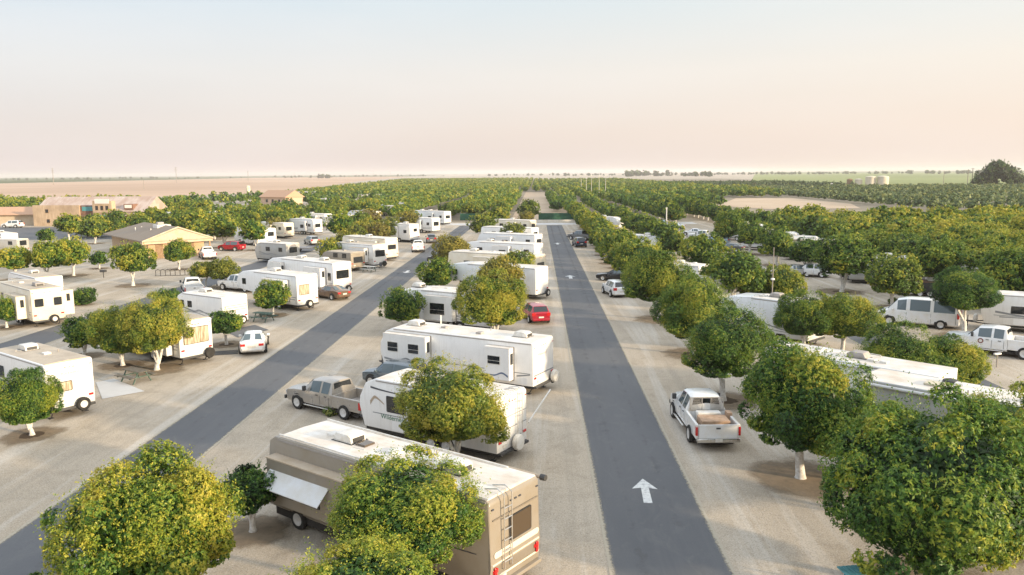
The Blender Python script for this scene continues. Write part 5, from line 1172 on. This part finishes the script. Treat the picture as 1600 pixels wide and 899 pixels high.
# ================================================================== TREES
GT = 'citrus trees planted on the lots'
T = [ # px, py, width, yellow, orange, label, extra
 (243, 828, 270, .68, 0, 'big bright yellow green citrus tree in the bottom left corner', dict(hz=.86)),
 (392, 772, 108, .22, 0, 'dark green small tree tucked behind the big yellow one', dict(lod=1)),
 (635, 814, 246, .60, 0, 'round yellow green tree before the tan motorhome', dict(hz=.76)),
 (568, 955, 262, .66, 0, 'yellow tree cut by the bottom edge before the motorhome', dict(hz=.76)),
 (62, 925, 70, .70, 0, 'tip of a yellow bush at the bottom edge, left of the big tree', dict(lod=1, trunk=False)),
 (708, 644, 172, .76, .10, 'round golden tree hiding the lettered white trailer', dict(zc=2.75, hz=.80)),
 (770, 477, 108, .74, .06, 'golden tree behind the long white trailer', dict(lod=0, zc=2.9)),
 (628, 480, 70, .50, 0, 'small green tree left of the square windowed fifth wheel', dict(lod=1)),
 (682, 428, 56, .50, 0, 'small green tree at the left road edge below the orange one', dict(lod=1)),
 (711, 391, 64, .58, .42, 'orange tinted tree at the left road edge', dict(lod=1)),
 (780, 433, 78, .62, .38, 'orange tinted tree directly beyond the golden tree', dict(lod=1)),
 (806, 418, 66, .66, .1, 'olive tree beside the blunt white trailer', dict(lod=1)),
 (800, 366, 44, .5, .2, 'olive tree between the far trailers of the middle row', {}),
 (826, 326, 36, .45, .1, 'dark round tree just left of the end fence', {}),
 (822, 339, 26, .6, .4, 'small rusty tree before the round dark one', {}),
 (757, 352, 44, .5, .15, 'tree at the far end of the left road, right side', {}),
 (775, 338, 40, .55, .1, 'olive tree behind the road end tree', {}),
 (45, 626, 98, .52, 0, 'dark green tree before the cream rear trailer', dict(lod=0, hz=1.05)),
 (241, 518, 108, .66, .10, 'tall yellow forked citrus tree above the weathered picnic table', dict(lod=0, ti=1, hz=.98)),
 (188, 520, 92, .60, .02, 'yellow green tree left of the tall forked one', dict(lod=0, hz=.9)),
 (128, 520, 66, .50, 0, 'low dark green tree at the left end of the cluster', dict(lod=1)),
 (352, 506, 58, .40, 0, 'dark green bush tree behind the white sedan', dict(lod=1)),
 (425, 463, 54, .50, 0, 'green tree before the ladder fifth wheel', dict(lod=1)),
 (8, 484, 50, .62, 0, 'yellow green tree at the left edge before the cream fifth wheel', dict(lod=1)),
 (129, 464, 36, .30, 0, 'low dark bush beside the cream fifth wheel', dict(lod=1, trunk=False, zc=.8)),
 (205, 407, 70, .58, .05, 'round tree on a tall white trunk before the bath house', dict(lod=1, hz=.95)),
 (278, 394, 48, .55, .03, 'small round tree on a white trunk before the bath house', dict(lod=1, hz=.9)),
 (320, 424, 44, .70, .18, 'golden tree left half of the pair behind the white pickup', dict(lod=1)),
 (352, 422, 50, .62, .22, 'golden tree right half of the pair behind the white pickup', dict(lod=1)),
 (262, 468, 42, .38, 0, 'low green bush left of the small white trailer', dict(lod=1, trunk=False, zc=.8)),
 (112, 396, 62, .66, 0, 'yellow green hedge tree with a white trunk before the bath house lane', dict(lod=1)),
 (72, 400, 64, .64, 0, 'yellow green hedge tree left of the white trunked one', dict(lod=1)),
 (22, 405, 56, .68, 0, 'yellow green hedge tree above the dusty trailer at left', dict(lod=1)),
 (154, 404, 28, .50, 0, 'small round tree left of the bath house tree', {}),
 (72, 368, 26, .35, 0, 'small dark tree behind the hedge trees', {}),
 (154, 356, 40, .55, 0, 'green tree before the timber store tower', dict(zc=2.0)),
 (126, 358, 28, .45, 0, 'smaller dark tree before the timber store', dict(zc=1.7)),
 (350, 355, 56, .62, .06, 'olive tree behind the bath house gable', {}),
 (304, 350, 48, .62, .06, 'olive tree directly behind the bath house roof', {}),
 (399, 361, 46, .58, 0, 'green tree left of the white trailers in the far left lot', dict(zc=3.3)),
 (374, 343, 36, .5, 0, 'green tree between the far left lots', {}),
 (535, 352, 46, .52, 0, 'dark green tree right of the silver hatchback', {}),
 (517, 392, 42, .66, .12, 'yellow tree behind the long white fifth wheel', {}),
 (560, 348, 42, .55, .1, 'olive tree before the tan motorhome', {}),
 (590, 364, 36, .6, .45, 'rusty tree over the tan motorhome', {}),
 (611, 358, 34, .55, .2, 'olive tree right of the rusty one', {}),
 (580, 343, 34, .55, .5, 'rusty orange tree above the dusty cream trailer', {}),
 (642, 344, 34, .55, .4, 'rusty tree behind the tall white motorhome', {}),
 (432, 352, 34, .5, .4, 'rusty brown tree between cream motorhomes in the far left lot', {}),
 # right side
 (1462, 792, 322, .42, 0, 'huge dark green citrus tree in the bottom right corner', dict(hz=.98, zc=2.75)),
 (1585, 720, 230, .62, .05, 'yellow green tree at the right edge beside the huge dark one', dict(lod=0)),
 (1380, 690, 130, .45, 0, 'green tree filling the gap left of the huge dark one', dict(lod=0)),
 (1256, 632, 210, .50, 0, 'large green tree with a white trunk in a dark soil ring', dict(hz=.92, ti=0)),
 (1132, 546, 144, .47, .02, 'green tree right of the loaded white pickup', dict(lod=0, ti=2)),
 (1086, 487, 120, .50, .03, 'third tree of the row right of the main road', dict(lod=0)),
 (1032, 440, 106, .58, .04, 'fourth tree of the row right of the main road', dict(lod=0)),
 (1000, 408, 80, .62, .05, 'fifth tree of the row right of the main road', dict(lod=1)),
 (1396, 566, 128, .50, .03, 'green tree left of a touching pair between the white roofed trailers', dict(lod=0)),
 (1484, 574, 112, .60, .03, 'yellow green tree right of a touching pair between the white roofed trailers', dict(lod=0)),
 (1258, 500, 96, .46, .02, 'darker half of the tree pair left of the white van', dict(lod=0)),
 (1318, 499, 100, .62, .05, 'yellower half of the tree pair left of the white van', dict(lod=0)),
 (1224, 445, 66, .66, .08, 'golden tree right of the thin mast', dict(lod=1)),
 (1118, 440, 64, .50, .02, 'small green tree beside the pale box trailer end', dict(lod=1)),
 (1182, 447, 60, .50, .02, 'small green tree left of the thin mast', dict(lod=1)),
 (1148, 426, 100, .50, .04, 'dark green tree left of the mast tree', dict(lod=1)),
 (1100, 396, 74, .54, .05, 'tree in the second right row beyond the pale trailer', dict(lod=1)),
 (1511, 457, 112, .36, 0, 'dark round tree in front of the white van rear', dict(lod=0, hz=.70, zc=3.5)),
 (1397, 434, 84, .52, .08, 'tree directly behind the white van front', dict(lod=1, ti=0)),
 (1318, 404, 92, .44, .02, 'dark tree with a forked white trunk on the right lot', dict(lod=1, ti=1)),
 (1262, 396, 62, .38, 0, 'dark tree above the silver sedan', dict(lod=1, ti=0)),
 (1466, 410, 92, .42, .03, 'dark tree behind the black utility trailer', dict(lod=1)),
 (1580, 432, 96, .44, .02, 'green tree at the right edge behind the white trailer', dict(lod=1)),
 (1530, 400, 70, .5, .02, 'green tree above the peeking trailer roof', dict(lod=1)),
 (1215, 380, 62, .48, .02, 'dark tree left of the silver sedan', dict(lod=1)),
 (1172, 366, 56, .46, .02, 'dark tree behind the pale blue hatchback', dict(lod=1)),
 (1140, 354, 50, .46, .02, 'dark hedge row tree above the grey sedan', dict(lod=1)),
]
for (px, py, wd, ye, og, lb, ex) in T:
    ex = dict(ex); ptree(px, py, wd, lb, GT, yel=ye, org=og, **ex)
ORD = ('first second third fourth fifth sixth seventh eighth ninth tenth eleventh twelfth thirteenth fourteenth fifteenth sixteenth seventeenth eighteenth nineteenth twentieth '
       'twenty-first twenty-second twenty-third twenty-fourth twenty-fifth twenty-sixth twenty-seventh twenty-eighth twenty-ninth thirtieth thirty-first thirty-second thirty-third thirty-fourth thirty-fifth thirty-sixth').split()
cand = []   # (x, y, r, yel, org, grey, key)
rg = random.Random(3)
def row(x, y0, y1, step, r, yel, org, key, jx=.3):
    y = y0
    while y < y1:
        cand.append((x + rg.uniform(-jx, jx), y + rg.uniform(-.5, .5), r * rg.uniform(.88, 1.12), yel + rg.uniform(-.07, .07), org + rg.uniform(0, .05), 0, key)); y += step
row(11.0, 96, 330, 5.6, 2.35, .56, .03, 'A')
row(20.3, 118, 330, 6.0, 2.3, .50, .03, 'B')
row(33.0, 190, 330, 6.0, 2.5, .46, .02, 'C')
row(45.5, 70, 300, 6.2, 2.8, .46, .02, 'D')
row(6.8, 262, 420, 5.2, 2.2, .46, .04, 'F')
row(-31, 128, 205, 8, 2.0, .55, .2, 'E2'); row(-57, 172, 218, 6, 2.4, .55, .05, 'E3'); row(-66, 165, 218, 6, 2.3, .55, .05, 'E3'); row(-74, 198, 222, 6.5, 2.4, .56, .05, 'E3')
def block(x0, x1, y0, y1, sx, sy, r, yel, org, key, grey=0, skip=.02, hole=None):
    x = x0
    while x < x1:
        y = y0 + rg.uniform(-.5, .5)
        while y < y1:
            if rg.random() > skip and not (hole and hole(x, y)):
                cand.append((x + rg.uniform(-.3, .3), y + rg.uniform(-.4, .4), r * rg.uniform(.85, 1.12), yel + rg.uniform(-.09, .09), org + rg.uniform(0, .04), grey, key))
            y += sy
        x += sx
block(52, 330, 38, 175, 6.3, 6.0, 3.1, .68, 0, 'O', skip=.01)
block(-62, -8, 222, 430, 7.4, 5.2, 2.5, .60, .05, 'N', skip=.04, hole=lambda x, y: -37 < x < -29)
block(-360, 0, 430, 1500, 8.8, 6.4, 2.6, .66, .0, 'N2', skip=.02, hole=lambda x, y: x < -136 - (y - 400) * .1 or (x > -11 and y < 540))
block(14, 75, 335, 1250, 8.8, 6.4, 2.6, .62, .02, 'N2', skip=.02)
block(82, 118, 392, 1250, 8.8, 6.4, 2.6, .62, .02, 'N2', skip=.02)
block(40, 75, 300, 335, 7, 7, 2.6, .5, .02, 'N', skip=.1)
block(0, 13, 540, 1250, 6.5, 9.5, 2.8, .66, .02, 'N2', skip=.02)
block(-150, -64, 226, 400, 12.5, 11, 2.7, .54, .04, 'W', skip=.25, hole=lambda x, y: (-128 < x < -96 and 290 < y < 345))
block(-95, -64, 150, 222, 10, 9, 2.4, .55, .04, 'W', skip=.15)
block(-330, -140, 250, 335, 8, 8, 2.8, .66, .02, 'W', skip=.05)
block(126, 520, 245, 575, 8.4, 7.2, 1.9, .56, .04, 'Y', grey=.5, skip=.04)
block(120, 230, 590, 800, 8.4, 8, 2.4, .4, .05, 'Y', grey=.5, skip=.04)
def vis(x, y, z=2.5):
    d = Vector((x, y, z)) - Vector((0, 0, CAM_H)); D = d.dot(FW)
    if D < 5: return None
    sx = CX + F_PX * d.dot(RT) / D; sy = CY - F_PX * d.dot(UP) / D
    return (sx, sy, F_PX / D) if -60 < sx < 1660 and sy < 960 else None
items = []
for c_ in cand:
    v = vis(c_[0], c_[1])
    if v: items.append((c_[2] * 2 * v[2], c_, v))
items.sort(key=lambda t_: -t_[0])
NI = 300 - len(T) - 2
ind, rest = items[:NI], items[NI:]
rowdesc = {'A': 'tree from the near end of the row right of the main road', 'B': 'far tree of the second tree row right of the main road', 'C': 'far tree of the third tree row right of the main road',
           'D': 'tree of the hedge row bordering the dense orchard', 'F': 'tree of the short hedge row beyond the end fence', 'E': 'tree between the far left lots', 'E2': 'small tree between the left row trailers'}
cnt = {}
for k_, (sz_, c_, v_) in enumerate(sorted(ind, key=lambda t_: t_[1][1])):
    x, y, r, ye, og, gy, key = c_
    if key in ('A', 'B', 'C', 'D', 'F'):
        i = cnt.get(key, 0); cnt[key] = i + 1
        n0 = {'A': 5, 'B': 0, 'C': 0, 'D': 0, 'F': 0}[key]
        lb = '%s %s' % (ORD[min(i + n0, 35)], rowdesc[key]); gp_ = 'trees: ' + rowdesc[key]
    elif key == 'O': lb = 'green citrus tree within the dense orchard block on the right'; gp_ = 'trees of the dense orchard on the right'
    elif key.startswith('N'): lb = 'green citrus tree in the orchard rows straight beyond the park'; gp_ = 'trees of the orchard rows beyond the park'
    else: lb = 'round citrus tree among the crowded far left lots'; gp_ = 'trees among the far left lots'
    tree(x, y, r, lb, gp_, 1 if sz_ > 62 else 2, yel=ye, org=og, grey=gy, zc=r * .92 if key in 'OD' else None)
# the rest of the orchards as joined foliage
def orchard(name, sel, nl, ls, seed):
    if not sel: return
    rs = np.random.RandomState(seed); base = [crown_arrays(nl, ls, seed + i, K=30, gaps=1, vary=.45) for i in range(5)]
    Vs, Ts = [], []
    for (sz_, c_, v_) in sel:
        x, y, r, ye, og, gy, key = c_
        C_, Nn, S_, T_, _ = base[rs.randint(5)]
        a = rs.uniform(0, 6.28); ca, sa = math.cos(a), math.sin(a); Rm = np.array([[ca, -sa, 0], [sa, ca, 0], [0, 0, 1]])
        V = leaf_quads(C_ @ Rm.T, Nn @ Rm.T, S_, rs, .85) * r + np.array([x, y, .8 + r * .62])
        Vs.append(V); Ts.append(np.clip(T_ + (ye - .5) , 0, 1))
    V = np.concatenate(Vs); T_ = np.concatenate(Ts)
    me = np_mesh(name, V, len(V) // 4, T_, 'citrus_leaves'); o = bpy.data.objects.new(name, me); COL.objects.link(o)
    return o
far1 = [t_ for t_ in rest if t_[1][6] != 'Y' and t_[0] > 22]; far2 = [t_ for t_ in rest if t_[1][6] != 'Y' and 11 < t_[0] <= 22]; far3 = [t_ for t_ in rest if t_[1][6] != 'Y' and t_[0] <= 11]
yo = [t_ for t_ in rest if t_[1][6] == 'Y']
print('orchard', len(ind), len(far1), len(far2), len(far3), len(yo))
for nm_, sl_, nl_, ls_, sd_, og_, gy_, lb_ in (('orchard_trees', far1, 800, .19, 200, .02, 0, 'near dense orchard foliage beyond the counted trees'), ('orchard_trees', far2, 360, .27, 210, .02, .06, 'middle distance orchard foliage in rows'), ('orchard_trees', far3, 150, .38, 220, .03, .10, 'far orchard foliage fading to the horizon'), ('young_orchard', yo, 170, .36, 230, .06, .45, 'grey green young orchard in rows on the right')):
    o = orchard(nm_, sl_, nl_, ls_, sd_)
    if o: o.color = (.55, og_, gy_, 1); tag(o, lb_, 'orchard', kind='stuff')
# big dark tree at right horizon
q = P(1556, 294)
bt = empty('shade_tree', (q.x, q.y, 0)); tag(bt, 'big dark spreading tree standing alone at the right horizon', 'tree')
for (dx, dy, dz, r, k) in ((0, 0, 12, 8.5, 0), (-6, 1, 7, 7, 1), (8, 0, 8, 7, 2), (14, 0, 4.6, 5.8, 3), (-12, 0, 4.5, 5, 0)):
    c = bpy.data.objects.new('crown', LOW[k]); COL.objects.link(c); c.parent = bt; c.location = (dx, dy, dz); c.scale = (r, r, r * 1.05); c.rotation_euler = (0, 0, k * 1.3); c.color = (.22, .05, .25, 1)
MB().tube([(0, 0, 0), (0, 0, 8)], [1.0, .6], 8).build('trunk', 'bark', bt)
# distant tree lines, haze put into their greyed leaf colour
tl = []
for (px, w_, n, r, dist) in ((515, 10, 5, 12, 3000), (1012, 34, 22, 11, 2600), (1085, 22, 12, 8, 2200), (820, 60, 12, 7, 3800), (240, 300, 40, 5.5, 3600), (700, 300, 60, 6, 4200), (1300, 420, 150, 6.5, 3300), (1560, 160, 50, 7, 3000), (60, 200, 30, 5.5, 3900), (1180, 200, 60, 6, 3500)):
    for k in range(n):
        x_ = px + rg.uniform(-w_, w_); az = (P(x_, 400) - Vector((0, 0, 0))); az.z = 0; az.normalize(); p = az * dist * rg.uniform(.9, 1.1)
        tl.append((1, (p.x, p.y, r * rg.uniform(.5, 1.1), .3, 0, 0, 'H'), None))
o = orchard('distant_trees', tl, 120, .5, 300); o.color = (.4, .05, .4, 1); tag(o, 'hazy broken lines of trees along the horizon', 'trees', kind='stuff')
# litter and damp soil under the trees, grit blown over the road edges: thin sheets that fray out
def fray_mat(name, col, col2, sc, thr=.25, soft=.35):
    m, t, b = nmat(name); a = N(t, 'ShaderNodeAttribute', attribute_name='cover'); n = noise(t, sc, 5, .75); n2_ = noise(t, sc * .3, 4, .6)
    t.links.new(mixc(t, n2_, col, col2), b.inputs['Base Color']); b.inputs['Roughness'].default_value = 1; b.inputs['Specular IOR Level'].default_value = .1
    ad = N(t, 'ShaderNodeMath', operation='ADD'); t.links.new(a.outputs['Fac'], ad.inputs[0]); t.links.new(n, ad.inputs[1])
    t.links.new(mr(t, ad.outputs[0], 1 - thr, 1 - thr + soft), b.inputs['Alpha'])
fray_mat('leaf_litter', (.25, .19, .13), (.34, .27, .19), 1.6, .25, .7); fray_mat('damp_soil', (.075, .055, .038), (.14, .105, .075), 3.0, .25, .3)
fray_mat('road_grit', (.40, .35, .27), (.46, .41, .33), 7, .22, .35); fray_mat('tyre_dirt', (.15, .145, .14), (.21, .20, .185), .8, .3, .8)
def attr_sheet(name, V, Fc, cov, mat):
    me = bpy.data.meshes.new(name); me.from_pydata(V, [], Fc); a = me.attributes.new('cover', 'FLOAT', 'POINT'); a.data.foreach_set('value', cov)
    me.materials.append(M(mat)); o = bpy.data.objects.new(name, me); COL.objects.link(o); return tag(o, kind='structure')
rs_ = random.Random(9)
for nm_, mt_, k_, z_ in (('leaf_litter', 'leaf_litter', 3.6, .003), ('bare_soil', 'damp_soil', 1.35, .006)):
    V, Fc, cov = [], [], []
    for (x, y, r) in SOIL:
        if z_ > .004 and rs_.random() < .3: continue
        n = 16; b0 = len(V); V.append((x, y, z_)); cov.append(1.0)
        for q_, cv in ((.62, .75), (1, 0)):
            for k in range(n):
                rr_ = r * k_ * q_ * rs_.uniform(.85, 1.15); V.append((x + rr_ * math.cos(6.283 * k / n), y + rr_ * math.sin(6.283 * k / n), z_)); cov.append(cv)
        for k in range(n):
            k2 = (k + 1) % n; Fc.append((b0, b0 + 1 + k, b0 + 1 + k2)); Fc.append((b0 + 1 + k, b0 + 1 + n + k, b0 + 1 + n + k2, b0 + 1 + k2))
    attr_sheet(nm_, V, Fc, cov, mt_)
V, Fc, cov = [], [], []
for (xa, xb, y0) in ((2.42, 6.28, 5), (-18.95, -15.45, 15), (24.0, 27.6, 30), (-41.6, -38.0, 40)):
    for xe, dr in ((xa, 1), (xb, -1)):
        b0 = len(V); V += [(xe - dr * .10, y0, .014), (xe + dr * .22, y0, .014), (xe + dr * .22, 196, .014), (xe - dr * .10, 196, .014)]; cov += [.85, 0, 0, .85]; Fc.append((b0, b0 + 1, b0 + 2, b0 + 3))
attr_sheet('road_grit', V, Fc, cov, 'road_grit')
V, Fc, cov = [], [], []
for xc, y0 in ((3.5, 8), (5.2, 8), (-17.9, 18), (-16.4, 18)):
    b0 = len(V); V += [(xc - .45, y0, .0125), (xc, y0, .0125), (xc + .45, y0, .0125), (xc - .45, 196, .0125), (xc, 196, .0125), (xc + .45, 196, .0125)]; cov += [0, .2, 0, 0, .4, 0]; Fc += [(b0, b0 + 1, b0 + 4, b0 + 3), (b0 + 1, b0 + 2, b0 + 5, b0 + 4)]
attr_sheet('tyre_dirt', V, Fc, cov, 'tyre_dirt')

# ================================================================== HAZE
hz = MB().box(-G - 60, G + 60, -130, G + 60, -1, 42).build('haze', 'sand'); hz.data.materials.clear()
hm = bpy.data.materials.new('haze'); hm.use_nodes = True; ht = hm.node_tree; ht.nodes.clear()
ho = ht.nodes.new('ShaderNodeOutputMaterial'); hv = ht.nodes.new('ShaderNodeVolumePrincipled')
hv.inputs['Color'].default_value = (.93, .90, .90, 1); hv.inputs['Density'].default_value = .00012; hv.inputs['Anisotropy'].default_value = .1
ht.links.new(hv.outputs[0], ho.inputs['Volume']); hz.data.materials.append(hm)
tag(hz, 'thin evening haze over the valley', 'haze', kind='stuff')
